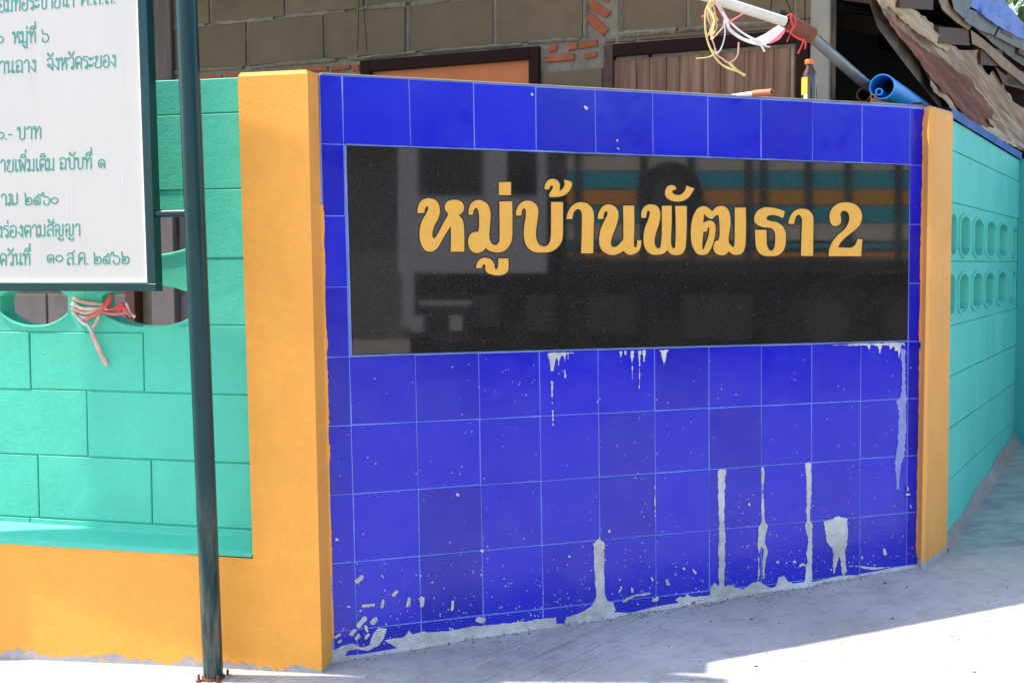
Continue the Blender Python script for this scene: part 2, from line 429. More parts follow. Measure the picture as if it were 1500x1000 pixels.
m_tw_pink = plain('pink_twine', (.80, .16, .17)); m_tw_white = plain('white_twine', (.78, .70, .68)); m_tw_yel = plain('yellow_twine', (.72, .58, .20))
m_tw_mix = plain('salmon_twine', (.85, .42, .34)); m_tw_red = plain('red_ribbon', (.75, .05, .05))
m_glass_b = plain('brown_bottle_glass', (.05, .018, .006), .08, coat=1)
m_cap = plain('orange_bottle_cap', (.80, .20, .03), .4); m_blabel = plain('yellow_bottle_label', (.85, .50, .03), .5); m_wlabel = plain('white_label_band', (.8, .8, .78), .5)
m_leafdry = plain('dry_leaf', (.22, .05, .02), .8)
m_pebble = grain('pebble', (.16, .12, .10), .4, 60, .9)
m_leaf = plain('tree_leaf', (.07, .13, .03), .6); m_trunk = grain('tree_bark', (.12, .09, .06), .3, 20, .9)

GANG = radians(50)
def ground_mat():
    m, t, p = new_mat('street_concrete'); v = coords(t, kind='World')
    a = noise(t, v, 1.6, 7, .6); b = noise(t, v, 14, 8, .7)
    c = ramp(t, a, [(.3, (.375, .355, .32)), (.7, (.54, .515, .475))])
    c = mix(t, ramp(t, b, [(.3, .6), (.52, 0.)]), c, (.28, .255, .225))
    st = noise(t, along(t, GANG, (2.2, 45, 1)), 1, 5, .6)        # dark strokes of the broom
    gmask = math_(t, 'MULTIPLY', ramp(t, worldz(t)[0], [(.0, 1.), (.9, .12)]), ramp(t, noise(t, v, 2.2, 3), [(.42, .1), (.6, 1.)]))
    c = mix(t, math_(t, 'MULTIPLY', gmask, ramp(t, st, [(.54, 0.), (.68, .6)])), c, (.22, .20, .18))
    stn = noise(t, v, 4.5, 6, .7); c = mix(t, ramp(t, stn, [(.56, 0.), (.68, .45)]), c, (.29, .25, .20))
    sp = noise(t, v, 90, 3, .6); c = mix(t, ramp(t, sp, [(.70, 0.), (.76, .4)]), c, (.13, .11, .10))
    # greenish grey puddled cement towards the lane at the right
    o = worldz(t)
    k = math_(t, 'MULTIPLY', ramp(t, math_(t, 'SUBTRACT', o[1], 4.25), [(.0, 0.), (.35, 1.)]), ramp(t, noise(t, coords(t, (5, 16, 5), (0, 0, radians(-8)), 'World'), 1, 6, .6), [(.35, .25), (.6, .9)]))
    c = mix(t, k, c, ramp(t, noise(t, v, 9, 7, .7), [(.35, (.20, .21, .20)), (.65, (.36, .37, .34))]))
    t.links.new(c, p.inputs['Base Color']); p.inputs['Roughness'].default_value = .85
    br = noise(t, along(t, GANG, (1.5, 75, 1)), 1, 3, .5)
    wv = math_(t, 'ADD', math_(t, 'MULTIPLY', math_(t, 'MULTIPLY', br, gmask), 4.0), math_(t, 'MULTIPLY', noise(t, v, 70, 6, .7), .7))
    wv = math_(t, 'ADD', wv, math_(t, 'MULTIPLY', noise(t, v, 5, 4), 1.5))
    bump(t, wv, p, .6, .010)
    return m
m_ground = ground_mat()

# ------------------------------------------------------------------ setting: ground
def ground():
    xs = list(np.concatenate([[-120, -60, -30, -15, -8], np.linspace(-4, 5, 73), [8, 15, 30, 60, 120]]))
    ys = list(np.concatenate([[-120, -60, -30, -15, -8, -4], np.linspace(0, 8, 65), [12, 20, 40, 120]]))
    v = []
    for y in ys:
        for x in xs:
            z = gzl(x, y)+(.004*(vnoise(np.array([x+20.]), np.array([y+20.]), .35, 3)[0]-.5) if abs(x) < 6 else 0)
            v.append((x, y, z))
    n = len(xs)
    f = [(j*n+i, j*n+i+1, (j+1)*n+i+1, (j+1)*n+i) for j in range(len(ys)-1) for i in range(n-1)]
    mb = MB(); mb.add(v, f); o = mb.obj('street_ground', m_ground, smooth=True); tag(o, kind='structure')
ground()

# ------------------------------------------------------------------ tiled wall
TOPZ = 1.717
def tu(k, z): return .2018*k+.0145*(1.7-z)*(1-.04*k)*(1 if k >= 0 else 1)
rowz = [1.717, 1.517, 1.310, 1.104, .899, .696, .492, .288, .084, -.03]
def gw(u): p = W(TW, u, 0); return gz(p[0], p[1])
wall = root('tiled_wall', W(TW, 1.0, 0), 'long low wall faced with glossy blue square tiles and cement-splashed foot, between two orange pillars', 'wall')
c = MB(); q = [(-.066, gw(0)-.12), (2.085, gw(2.08)-.12), (2.085, 1.712), (-.066, 1.714)]
c.plate(TW, q, -.14, .0022); c.obj('grout_bed', m_grout, wall)
c = MB(); c.plate(TW, [(-.06, 1.7145), (2.08, 1.7125), (2.08, 1.7195), (-.06, 1.7215)], -.135, -.004, .002); c.obj('cement_capping', m_column, wall)
g = .0016
def ub(k, z):
    if k < 0: return -.0655+.012*(1.7-z)*1.0
    if k > 10: return 2.082+.0035*(1.7-z)
    return tu(k, z)
for r in range(9):
    for cidx in range(-1, 11):
        if 1 <= r <= 3 and 0 <= cidx <= 9: continue
        dz = -.0009*max(0, cidx+.0)
        zt, zb = rowz[r]+dz, rowz[r+1]+dz
        if r == 8:
            zb = gw(cidx*.2+.1)-.03
            if zt-zb < .02: continue
        if r == 0: zt -= .002
        j = lambda s_=.0006: random.uniform(-s_, s_)
        qq = [(ub(cidx, zb)+g+j(), zb+g+j()), (ub(cidx+1, zb)-g+j(), zb+g+j()), (ub(cidx+1, zt)-g+j(), zt-g+j()), (ub(cidx, zt)+g+j(), zt-g+j())]
        t_ = MB(); t_.plate(TW, qq, -.006, .004, .0012)
        # hand-laid tilt
        off = [random.uniform(-.0005, .0005), random.uniform(-.0011, .0011), random.uniform(-.0011, .0011)]
        nn = np.array([TW[1][1], -TW[1][0], 0]); cen = np.mean(np.array(t_.v), 0); dd = np.array([TW[1][0], TW[1][1], 0])
        t_.v = [tuple(np.array(p)+nn*(off[0]+off[1]*((np.array(p)-cen)@dd)*8+off[2]*(p[2]-cen[2])*8)) for p in t_.v]
        t_.obj('tile', m_tile, wall)

# cement splashes, drips and base mortar on the tiles (thin real crusts)
def cr(ox, oy, s): return lambda *a: [(ox+x/s, oy+y/s) for x, y in a]
c3 = cr(440, 700, 3.333); c4 = cr(750, 700, 4.0); c5 = cr(1040, 600, 3.333); cA = cr(740, 480, 5.0); cB = cr(1100, 480, 5.0)
polys = [
 c3((412,790),(440,783),(500,775),(530,742),(545,762),(600,745),(640,752),(720,742),(800,728),(850,716),(880,718),(960,712),(1040,703),(1100,697),(1200,682),(1250,676),(1250,722),(1200,730),(1080,750),(950,768),(750,792),(600,828),(490,842),(440,812)),
 c3((150,830),(165,838),(200,818),(260,803),(300,825),(335,812),(355,750),(388,724),(418,735),(410,780),(380,822),(330,842),(270,832),(230,848),(205,888),(170,900),(140,960),(120,900)),
 c4((0,852),(100,832),(235,818),(268,838),(240,862),(120,880),(0,905)),
 c4((300,845),(318,812),(360,800),(430,775),(470,745),(488,700),(482,560),(474,380),(500,362),(513,345),(522,362),(545,380),(541,520),(548,690),(560,712),(600,725),(612,765),(600,800),(520,838),(420,855),(310,862)),
 c4((955,712),(985,690),(1010,700),(1025,675),(1050,692),(1110,690),(1180,676),(1205,660),(1250,652),(1300,660),(1420,640),(1420,672),(1250,700),(1100,715),(985,742)),
 c4((640,728),(665,700),(720,680),(800,668),(840,672),(800,684),(720,694),(670,722)),
 c5((36,294),(50,288),(78,290),(74,420),(72,580),(76,640),(72,850),(80,885),(30,885),(44,840),(40,700),(44,585),(38,420)),
 c5((248,282),(266,276),(268,330),(262,420),(270,540),(284,566),(274,600),(270,640),(282,700),(270,770),(268,830),(256,825),(254,740),(262,680),(250,660),(240,720),(248,800),(240,835),(230,830),(236,720),(232,570),(250,545),(252,400)),
 c5((462,260),(480,254),(497,256),(494,400),(490,545),(502,560),(500,680),(498,850),(460,850),(466,760),(478,740),(470,700),(480,640),(462,560),(470,540),(472,400)),
 c5((556,542),(600,530),(628,518),(672,530),(674,600),(672,650),(662,700),(668,790),(650,812),(640,760),(632,720),(622,750),(605,810),(598,760),(602,700),(590,668),(566,640)),
 c5((0,862),(30,850),(60,870),(90,850),(118,868),(160,872),(200,845),(245,832),(280,862),(318,866),(335,815),(365,806),(380,832),(425,852),(470,840),(520,848),(520,862),(420,880),(300,900),(180,915),(60,925),(0,922)),
 c5((500,838),(560,822),(640,822),(700,806),(700,816),(600,838),(520,855)),
 c5((700,762),(740,756),(790,768),(880,762),(884,772),(800,782),(745,776)),
 cB((580,122),(760,112),(900,112),(1130,104),(1135,118),(1130,150),(1110,128),(1092,150),(1085,240),(1075,140),(1060,180),(1048,135),(1030,150),(1020,190),(1010,134),(960,134),(942,215),(930,132),(880,132),(866,190),(850,132),(720,136),(600,132)),
 cA((300,182),(395,176),(470,176),(520,180),(505,186),(500,250),(493,190),(470,190),(462,250),(452,192),(442,210),(438,275),(430,200),(410,205),(390,282),(382,230),(368,220),(356,315),(334,318),(325,250)),
 cA((334,392),(346,384),(357,398),(352,520),(336,520)), cA((338,600),(358,596),(360,720),(342,724)), cA((336,545),(344,538),(354,552),(344,562)), cA((432,310),(440,304),(446,350),(440,388),(434,350)),
 cA((830,172),(865,170),(850,228),(842,230)), cA((872,170),(890,170),(884,226),(878,226)), cA((915,165),(945,165),(936,250),(936,380),(928,384),(922,250)),
 cA((965,165),(998,165),(992,260),(988,450),(976,450),(976,260)), cA((1004,165),(1030,165),(1020,245),(1012,245)), cA((1120,160),(1210,158),(1185,185),(1175,240),(1163,285),(1150,230),(1140,185)),
 c4((833,30),(838,25),(842,150),(838,300),(834,200)),
]
blobs = [c3((275,505),(300,483)) + [4.0], c3((308,624),(358,618)) + [2.6], c3((398,628),(404,598)) + [2.6], c3((456,568),(468,555)) + [3.4], c3((524,622),(532,590)) + [3.4], c3((592,620),(594,588)) + [3.8],
 c3((285,718),(315,685)) + [4.6], c3((352,705),(366,688)) + [4.2], c3((274,782),(284,768)) + [3.4], c3((175,775),(192,762)) + [2.8], c3((250,760),(262,745)) + [3.8], c3((320,780),(330,765)) + [2.5], c3((190,800),(196,792)) + [2.6],
 c3((232,628),(240,626)) + [1.8], c3((318,720),(326,745)) + [2.4], c3((745,600),(740,640)) + [2.2], c3((868,690),(890,692)) + [5.0], c3((884,352),(890,356)) + [2.4], c3((765,78),(770,82)) + [2.2], c3((178,298),(180,300)) + [2.2],
 c4((1290,640),(1292,642)) + [5.2], c4((1190,628),(1192,632)) + [4.5], c4((335,456),(337,458)) + [1.8], c4((570,308),(571,312)) + [2.6], c4((820,585),(825,600)) + [2.0], c4((905,600),(915,620)) + [2.8], c4((1005,527),(1008,529)) + [2.4], c4((1060,535),(1075,555)) + [2.0], c4((640,640),(630,665)) + [1.6], c4((700,645),(705,660)) + [2.2],c4((830,712),(850,706)) + [3.4],
 c5((852,680),(854,705)) + [2.6], c5((413,742),(416,744)) + [2.4], c5((330,742),(332,745)) + [1.8], c5((742,718),(744,722)) + [1.8], c5((965,380),(966,392)) + [1.4], c5((958,412),(974,414)) + [1.4], c5((980,465),(982,475)) + [1.2], c5((192,458),(193,461)) + [2.2], c5((440,760),(460,755)) + [2.2],
 [(857,157), (859,159), 2.6], [(779,138), (780,139), 1.9], [(904,205), (904,206), 1.5], [(905,217), (906,218), 1.6]]
def splatter():
    mb = MB()
    mp = lambda x, y, o: pt(x, y, TW, o)
    lay = [0]
    def put(x0, x1, y0, y1, fn, st=.7):
        xs, ys, X, Y = grid(x0, x1, y0, y1, st); f = fn(X, Y)
        if (f > 0).any():
            lay[0] += 1; march(mb, f, xs, ys, mp, .003, .0055+.00007*lay[0])
    for p in polys:
        a = np.array(p); x0, y0 = a.min(0)-2; x1, y1 = a.max(0)+2
        put(x0, x1, y0, y1, lambda X, Y, p=p: poly_field(X, Y, p)+(vnoise(X, Y, 3.2, 5)-.5)*1.5+(vnoise(X, Y, 9, 8)-.5)*1.8-.45)
    for a, b, r in blobs:
        x0, x1 = min(a[0], b[0])-r-2, max(a[0], b[0])+r+2; y0, y1 = min(a[1], b[1])-r-2, max(a[1], b[1])+r+2
        put(x0, x1, y0, y1, lambda X, Y: -seg_dist(X, Y, a, b, r*.8, r*.8)+(vnoise(X, Y, 3, 4)-.5)*1.6, .5)
    # random flecks, far thicker low down
    def base(x): return 962-(x-487)*.1575
    n = 0
    while n < 620:
        x = random.uniform(486, 1340); d = random.expovariate(1/46.0)+3
        y = base(x)-d-4
        k = .35+.65*vnoise(np.array([x]), np.array([y]), 60, 11)[0]
        if random.random() > k or y < 560: continue
        r = min(2.0, abs(random.gauss(.45, .35))+.35)*(1 if d < 120 else .8)
        c_ = pt(x, y, TW, .0045); rr = r*.0021
        e = [c_+np.array([TW[1][0]*cos(an)*rr*random.uniform(.7, 1.2), TW[1][1]*cos(an)*rr, sin(an)*rr*random.uniform(.7, 1.2)]) for an in np.linspace(0, 2*pi, 7)[:-1]]
        nn = np.array([TW[1][1], -TW[1][0], 0])*.0012
        mb.add(e+[c_+nn], [(i, (i+1) % 6, 6) for i in range(6)]); n += 1
    for _ in range(210):
        x = random.uniform(486, 1340); y = random.uniform(525, base(x)-90)
        r = random.uniform(.5, 1.15); c_ = pt(x, y, TW, .0045); rr = r*.0021
        e = [c_+np.array([TW[1][0]*cos(an)*rr, TW[1][1]*cos(an)*rr, sin(an)*rr]) for an in np.linspace(0, 2*pi, 7)[:-1]]
        mb.add(e+[c_+np.array([TW[1][1], -TW[1][0], 0])*.001], [(i, (i+1) % 6, 6) for i in range(6)])
    o = mb.obj('cement_splatter', m_splat, wall); o['kind'] = 'stuff'
    mb = MB()
    for p in (cB((1088,150),(1135,150),(1130,250),(1132,500),(1150,520),(1132,560),(1140,700),(1122,940),(1100,1000),(1085,1180),(1070,1180),(1055,1000),(1075,850),(1085,640),(1068,530),(1100,500),(1110,300),(1100,220)),):
        a = np.array(p); xs, ys, X, Y = grid(a[:, 0].min()-2, a[:, 0].max()+2, a[:, 1].min()-2, a[:, 1].max()+2, .7)
        march(mb, poly_field(X, Y, p)+(vnoise(X, Y, 3, 5)-.5)*2.4, xs, ys, mp, .003, .0055)
    o = mb.obj('lime_streak', m_splat2, wall); o['kind'] = 'stuff'
splatter()

# ------------------------------------------------------------------ granite plaque with gold letters
PU0, PU1 = .010, 2.021
plq = root('name_plaque', W(TW, 1.0, .9), 'black granite plaque with gold Thai lettering and a 2 on the blue tiles', 'sign')
s_ = MB(); s_.plate(TW, [(PU0+.010, .905), (PU1-.003, .8955), (PU1-.006, 1.5065), (PU0, 1.514)], -.001, .010, .0015); s_.obj('granite_slab', m_granite, plq)
def rough_strip(mb, pl, a, b, w0, o0, o1, n=60, seed=1):
    a = np.array(a); b = np.array(b); d = (b-a)/np.linalg.norm(b-a); nn = np.array([-d[1], d[0]]); rr = random.Random(seed)
    P0 = []; P1 = []
    w1 = w0*rr.random()
    for i in range(n+1):
        c_ = a+(b-a)*i/n; w1 = .7*w1+.3*w0*rr.uniform(.3, 1.5); w2 = w0*rr.uniform(.2, .45)
        P0.append(c_-nn*w2); P1.append(c_+nn*w1)
    v = [W(pl, p[0], p[1], o0) for p in P0]+[W(pl, (p[0]+q_[0])/2, (p[1]+q_[1])/2, o1) for p, q_ in zip(P0, P1)]+[W(pl, p[0], p[1], o0) for p in P1]
    N = n+1; mb.add(v, [(i, i+1, N+i+1, N+i) for i in range(n)]+[(N+i, N+i+1, 2*N+i+1, 2*N+i) for i in range(n)])
s_ = MB()
rough_strip(s_, TW, (PU0, 1.5155), (PU1, 1.5085), .0042, .0035, .0125, 90, 2)
rough_strip(s_, TW, (PU1, .894), (PU0+.008, .9035), .0045, .0035, .0122, 90, 3)
rough_strip(s_, TW, (PU0+.0085, .90), (PU0-.001, 1.515), .0045, .0035, .0120, 50, 4)
s_.obj('caulk_edge', m_caulk, plq)
def lt(ox, oy, s, pts): return [(ox+p[0]/s, oy+p[1]/s)+((1,) if len(p) > 2 else ()) for p in pts]
L1 = lambda *p: lt(600, 250, 5.882, p)
L2 = lambda *p: lt(740, 250, 6.665, p)
L3 = lambda *p: lt(920, 260, 7.142, p)
L4 = lambda *p: lt(1090, 270, 7.695, p)
glyphs = [
 [L1((68,364,1),(72,320),(92,272),(130,245),(175,240),(220,254),(250,290),(260,350),(246,410),(216,465),(198,520),(195,562),(207,584),(224,574),(252,530),(290,455),(332,378),(310,342),(303,310),(315,278),(345,258),(390,252),(435,262),(462,290),(468,325),(458,355),(440,372),(418,384,1),(440,402),(458,432),(467,480),(470,560),(470,697,1),(355,697,1),(357,600),(357,472,1),(300,560),(250,650),(215,685),(175,697),(130,682),(100,630),(88,570),(90,500),(105,440),(135,385),(155,345),(163,318),(152,306),(135,322),(124,364,1))],
 [L1((508,378,1),(512,330),(530,285),(570,258),(620,258),(665,285),(690,330),(697,390),(692,460),(686,560),(692,600),(715,635),(745,642),(768,620),(777,580),(776,400),(775,267,1),(883,265,1),(885,420),(883,560),(872,620),(840,670),(795,698),(740,702),(690,690),(655,664,1),(630,692),(580,708),(535,692),(510,650),(505,600),(520,555),(550,532),(592,528,1),(600,480),(600,400),(593,345),(576,320),(560,328),(548,350),(545,378,1))],
 [L1((770,100,1),(872,100,1),(872,210,1),(770,210,1))],
 [L1((573,838,1),(585,790),(620,757),(665,752),(705,770),(728,805),(733,838),(745,852),(758,840),(765,810),(765,757,1),(850,757,1),(852,820),(845,865),(815,890),(770,900),(715,895),(672,878),(652,850),(655,825),(648,806),(635,808),(625,820),(620,838,1))],
 [L2((105,437,1),(112,385),(140,330),(190,298),(245,298),(290,320),(318,365),(322,420),(312,500),(300,590),(303,660),(325,715),(365,740),(405,735),(435,700),(447,640),(450,500),(450,308,1),(563,308,1),(563,500),(560,640),(540,710),(490,765),(430,792),(370,798),(300,795),(245,772),(205,725),(185,650),(185,560),(200,460),(203,400),(190,367),(174,372),(161,400),(158,437,1))],
 [L2((385,182,1),(392,135),(415,100),(455,82),(500,92),(528,125),(533,165),(527,195,1),(548,192),(572,165),(582,135),(575,92,1),(612,97),(652,115,1),(645,160),(615,210),(570,240),(510,255),(430,255,1),(435,225),(455,190),(468,160),(455,145),(437,155),(428,182,1))],
 [L2((600,470,1),(610,420),(640,360),(690,320),(745,310),(800,322),(845,365),(865,430),(862,600),(858,805,1),(743,805,1),(748,650),(750,450),(743,400),(720,375),(690,380),(665,415),(655,470,1))],
 [L2((905,470,1),(912,420),(940,365),(985,335),(1035,335),(1080,362),(1103,410),(1100,480),(1075,560),(1045,640),(1030,700),(1040,738),(1065,748),(1095,735),(1130,700),(1155,672,1),(1155,500),(1152,342,1),(1258,342,1),(1260,550),(1255,680),(1260,745),(1280,745),(1288,715),(1290,680,1),(1328,682,1),(1325,730),(1305,780),(1260,812),(1215,820),(1175,800),(1158,778,1),(1120,802),(1060,822),(1000,812),(950,780),(922,720),(920,650),(935,570),(965,500),(995,440),(1000,410),(985,395),(968,410),(960,440),(958,470,1))],
 [L3((140,420,1),(142,365),(165,315),(205,288),(255,285),(300,300),(330,345),(335,410),(320,490),(290,580),(275,660),(285,720),(310,742),(335,735),(346,690),(355,560),(355,298,1),(455,298,1),(455,450),(447,640),(452,710),(470,742),(490,735),(497,690),(500,500),(495,300,1),(612,300,1),(612,500),(605,680),(595,745),(565,795),(510,810),(450,800),(408,755,1),(380,790),(320,806),(250,803),(200,770),(170,710),(163,630),(175,540),(205,460),(225,400),(228,360),(210,345),(195,370),(188,420,1))],
 [L3((505,120,1),(490,95),(455,82),(415,95),(392,135),(390,180),(415,220),(460,243),(520,250),(580,240),(635,205),(670,155),(690,115,1),(650,102),(612,88,1),(600,130),(570,170),(530,187),(490,180),(463,160),(465,138),(485,128))],
 [L3((882,357,1),(915,318),(965,300),(1015,310),(1050,345),(1068,410),(1070,500),(1055,600),(1050,660),(1065,700),(1100,728),(1115,690),(1118,500),(1117,317,1),(1230,317,1),(1232,500),(1228,680),(1215,750),(1185,795),(1140,808),(1090,800),(1050,768,1),(1030,798),(985,812),(930,800),(900,762),(895,715),(912,672),(948,655,1),(958,610),(960,560),(955,450),(946,400),(930,390),(905,408),(880,432),(850,425),(815,400),(797,372,1),(790,420),(785,482,1),(800,470),(820,460),(860,452),(900,475),(915,535),(905,620),(880,710),(840,785),(790,808),(730,800),(690,750),(665,680),(658,580),(665,480),(690,390),(730,325),(780,303),(830,312)),
  L3((786,570,1),(828,562,1),(832,530),(846,515),(851,545),(842,610),(815,690),(790,752),(776,745),(776,680))],
 [L4((115,395),(125,340),(160,295),(220,265),(290,262),(370,275),(455,305,1),(450,345),(435,380,1),(380,355),(320,345),(275,352),(252,378),(265,405),(310,418),(370,430),(425,465),(460,520),(470,590),(462,690),(430,760),(375,800),(300,808),(220,800),(165,765),(138,710),(128,620),(125,515,1),(250,515,1),(252,600),(255,680),(275,730),(300,750),(330,735),(348,690),(352,600),(345,540),(320,500),(280,487),(220,482),(165,465),(125,435))],
 [L4((500,445,1),(510,390),(545,325),(600,285),(660,278),(720,290),(760,330),(780,390),(778,600),(775,805,1),(643,805,1),(648,600),(655,430),(648,375),(625,345),(600,345),(580,375),(568,410),(565,445,1))],
 [L4((965,390),(968,330),(1000,265),(1060,220),(1140,205),(1220,215),(1285,255),(1322,320),(1325,390),(1300,460),(1240,520),(1150,590),(1090,650),(1055,712,1),(1160,717),(1215,712),(1255,680),(1280,618,1),(1332,620,1),(1325,700),(1318,808,1),(955,808,1),(960,740),(990,660),(1050,580),(1130,510),(1175,440),(1188,380),(1175,325),(1140,298),(1105,302),(1085,335),(1090,380),(1092,420),(1070,455),(1025,470),(985,450))],
]
for gl in glyphs:
    ps = [smooth_poly(g_) for g_ in gl]
    a = ps[0]; xs, ys, X, Y = grid(a[:, 0].min()-3.1, a[:, 0].max()+3.1, a[:, 1].min()-3.1, a[:, 1].max()+3.1, .55)
    f = poly_field(X, Y, ps[0])
    for h_ in ps[1:]: f = np.minimum(f, -poly_field(X, Y, h_))
    mp = lambda x, y, o: pt(x, y, TW, o)
    mb = MB(); march(mb, f+.15, xs, ys, mp, .0095, .0125); lo = mb.obj('letter', m_gold, plq)
    mb = MB(); march(mb, f+1.7, xs, ys, mp, .0095, .0108); mb.obj('letter_edge', m_outline, lo.name)

# ------------------------------------------------------------------ left wall: plinth, pillar, teal blocks
lw = root('block_wall', W(FP, -.6, 0), 'teal painted block wall on orange plinth with broad orange end pillar, behind the signboard', 'wall')
def fpz(u): p = W(FP, u, 0); return gz(p[0], p[1])
s_ = MB(); n = 26; us = np.linspace(-2.6, -.15, n)
for i in range(n-1):
    q = [(us[i], fpz(us[i])-.1), (us[i+1], fpz(us[i+1])-.1), (us[i+1], .3135), (us[i], .3135)]
    b = [W(FP, u, z, -.093) for u, z in q]; fr = [W(FP, u, z, -.0012) for u, z in q]
    s_.add(b+fr, [(4, 5, 6, 7), (0, 1, 5, 4), (2, 3, 7, 6)])
s_.obj('plinth', m_orange, lw)
# pillar: front face plus return face reaching the tiled wall
tl0 = W(TW, -.064, 0, -.03); A0 = W(FP, -.205, 0); A1 = W(FP, .0125, 0)
def col_pts(z, ins=0, dl=0):
    a = W(FP, -.205+dl+ins, z, -ins); b = W(FP, .0105-ins+.012*(1.72-z)*.9, z, -ins)
    c_ = W(TW, -.0660+.012*(1.7-z), z, -.004-ins*.3); d = W(FP, -.205+dl+ins, z, -.2)
    e = W(TW, -.09, z, -.13)
    return [a, b, c_, e, d]
s_ = MB(); lv = [(-.1, 0), (.32, 0), (.8, 0), (1.3, 0), (1.705, 0), (1.717, .006)]
vs = []
for z, ins in lv: vs += col_pts(z, ins, .021*(1.717-z)/1.4)
for k in range(len(lv)-1):
    for i in range(5): s_.f.append((k*5+i, k*5+(i+1) % 5, (k+1)*5+(i+1) % 5, (k+1)*5+i)); s_.m.append(0)
s_.f.append(tuple((len(lv)-1)*5+i for i in range(5))); s_.m.append(0)
s_.v = [tuple(p) for p in vs]; s_.obj('pillar', m_orange, lw)
# paint that strayed over the tile edges
mb = MB(); xs, ys, X, Y = grid(464, 494, 300, 960, .8)
edge = 468+(Y-107)*.0232
f = (edge+1.2+2.6*(vnoise(X, Y, 22, 3)-.35)+1.5*(vnoise(X, Y, 6, 5)-.5))-X
f = np.minimum(f, X-(edge-3)); f = np.minimum(f, (Y-300)*.05); f = np.minimum(f, (935-Y)*.1)
march(mb, f, xs, ys, lambda x, y, o: pt(x, y, TW, o), .002, .0052)
mb.obj('stray_paint', m_orange, lw)
# teal ledge sloping out over the plinth and recess back
s_ = MB()
nl = 60; lv_ = []
for i in range(nl+1):
    u_ = -2.6+(2.6-.186)*i/nl; wv = .004*(vnoise(np.array([u_*9+40]), np.array([1.]), 1, 3)[0]-.5)
    lv_ += [W(TP, u_, .309+.008*(u_+1.2)/1.0*(1 if u_ > -1.2 else 0)+wv, .0915), W(TP, u_, .324+wv, .0905), W(TP, u_, .329+wv, .084), W(TP, u_, .352+wv*2, .012), W(TP, u_, .362, -.001)]
s_.add(lv_, [(5*i+k, 5*i+5+k, 5*i+6+k, 5*i+1+k) for i in range(nl) for k in range(4)])
s_.obj('ledge', m_teal, lw)
s_ = MB(); s_.plate(TP, [(-.396, .3), (-.19, .3), (-.19, 1.718), (-.396, 1.718)], -.16, -.004)
s_.plate(TP, [(-2.6, .3), (-.396, .3), (-.396, .966), (-2.6, .966)], -.16, -.004); s_.plate(TP, [(-2.6, 1.395), (-.396, 1.395), (-.396, 1.72), (-2.6, 1.72)], -.16, -.004)
s_.obj('wall_core', m_teal, lw)
def tblock(u0, u1, z0, z1):
    if abs(z1-.990) < .001 and u1 < -.39: z1 = CTOP
    g_ = .0016; j = lambda: random.uniform(-.0010, .0010); o1 = .0025+random.uniform(-.0008, .0008)
    s_ = MB(); s_.plate(TP, [(u0+g_+j(), z0+g_+j()), (u1-g_+j(), z0+g_+j()), (u1-g_+j(), z1-g_+j()), (u0+g_+j(), z1-g_+j())], -.003, o1, .0022)
    return s_.obj('block', m_teal, lw)
LZ = [.345, .379, .578, .784, .990, 1.190, 1.394, 1.617, 1.7205]; CTOP = .9655
ujs = {0: [-.57+.0], 1: [-.965, -.565], 2: [-.785, -.385], 3: [-.983, -.578], 6: [-.395], 7: [-.395]}
for r in (0, 1, 2, 3, 6, 7):
    js = sorted({round(u+k*.4, 3) for u in ujs[r] for k in range(-6, 7) if -2.6 < u+k*.4 < -.26}) if r else [-1.8, -1.0]
    js = [-2.6]+[u for i, u in enumerate(js) if i == 0 or u-js[i-1] > .3]+[-.17]
    if js[-1]-js[-2] < .12: js.pop(-2)
    for a, b in zip(js[:-1], js[1:]): tblock(a, b, LZ[r], LZ[r+1])
for r in (4, 5): tblock(-.395, -.17, LZ[r], LZ[r+1])
# pierced courses: wavy openings (one casting, real depth)
specs = [(-.3975, -.783, -.5605, .163), (-.783, -1.10, -.965, .122), (-1.10, -1.50, -1.32, .17), (-1.50, -1.84, -1.68, .13), (-1.84, -2.24, -2.05, .17), (-2.24, -2.6, -2.42, .13)]
for u1, u0, uc, half in specs:
    xs, ys, X, Y = grid(u0-.006, u1+.006, .958, 1.40, .004)
    cu = abs(X-uc)
    f = np.minimum(np.minimum(X-(u0+.0002), (u1-.0012)-X), np.minimum(Y-.9665, 1.3925-Y))
    q_ = np.clip(cu/half, 0, 1.2)
    sill = .984+.040*q_**2.4; bandlo = 1.112-.036*q_**2; bandhi = 1.200+.030*q_**2; topl = 1.335-.030*q_**2
    o1_ = np.minimum(np.minimum(Y-sill, bandlo-Y), half-cu); o2_ = np.minimum(np.minimum(Y-bandhi, topl-Y), half-cu)
    f = np.minimum(f, -np.maximum(o1_, o2_))
    mb = MB(); march(mb, f, xs, ys, lambda x, y, o: W(TP, x, y, o), -.07, .0)
    pbk = mb.obj('pierced_block', m_teal, lw)
    for base_, amp, pw, dz_ in ((.984, .040, 2.4, -.004), (1.200, .030, 2, -.004)):
        mb = MB(); path = []
        for t_ in np.linspace(-1.02, 1.02, 25): path.append(W(TP, uc+t_*half, base_+amp*abs(t_)**pw+dz_, -.0005))
        mb.tube(path, .0052, 8); mb.obj('opening_lip', m_teal, pbk.name, smooth=True)

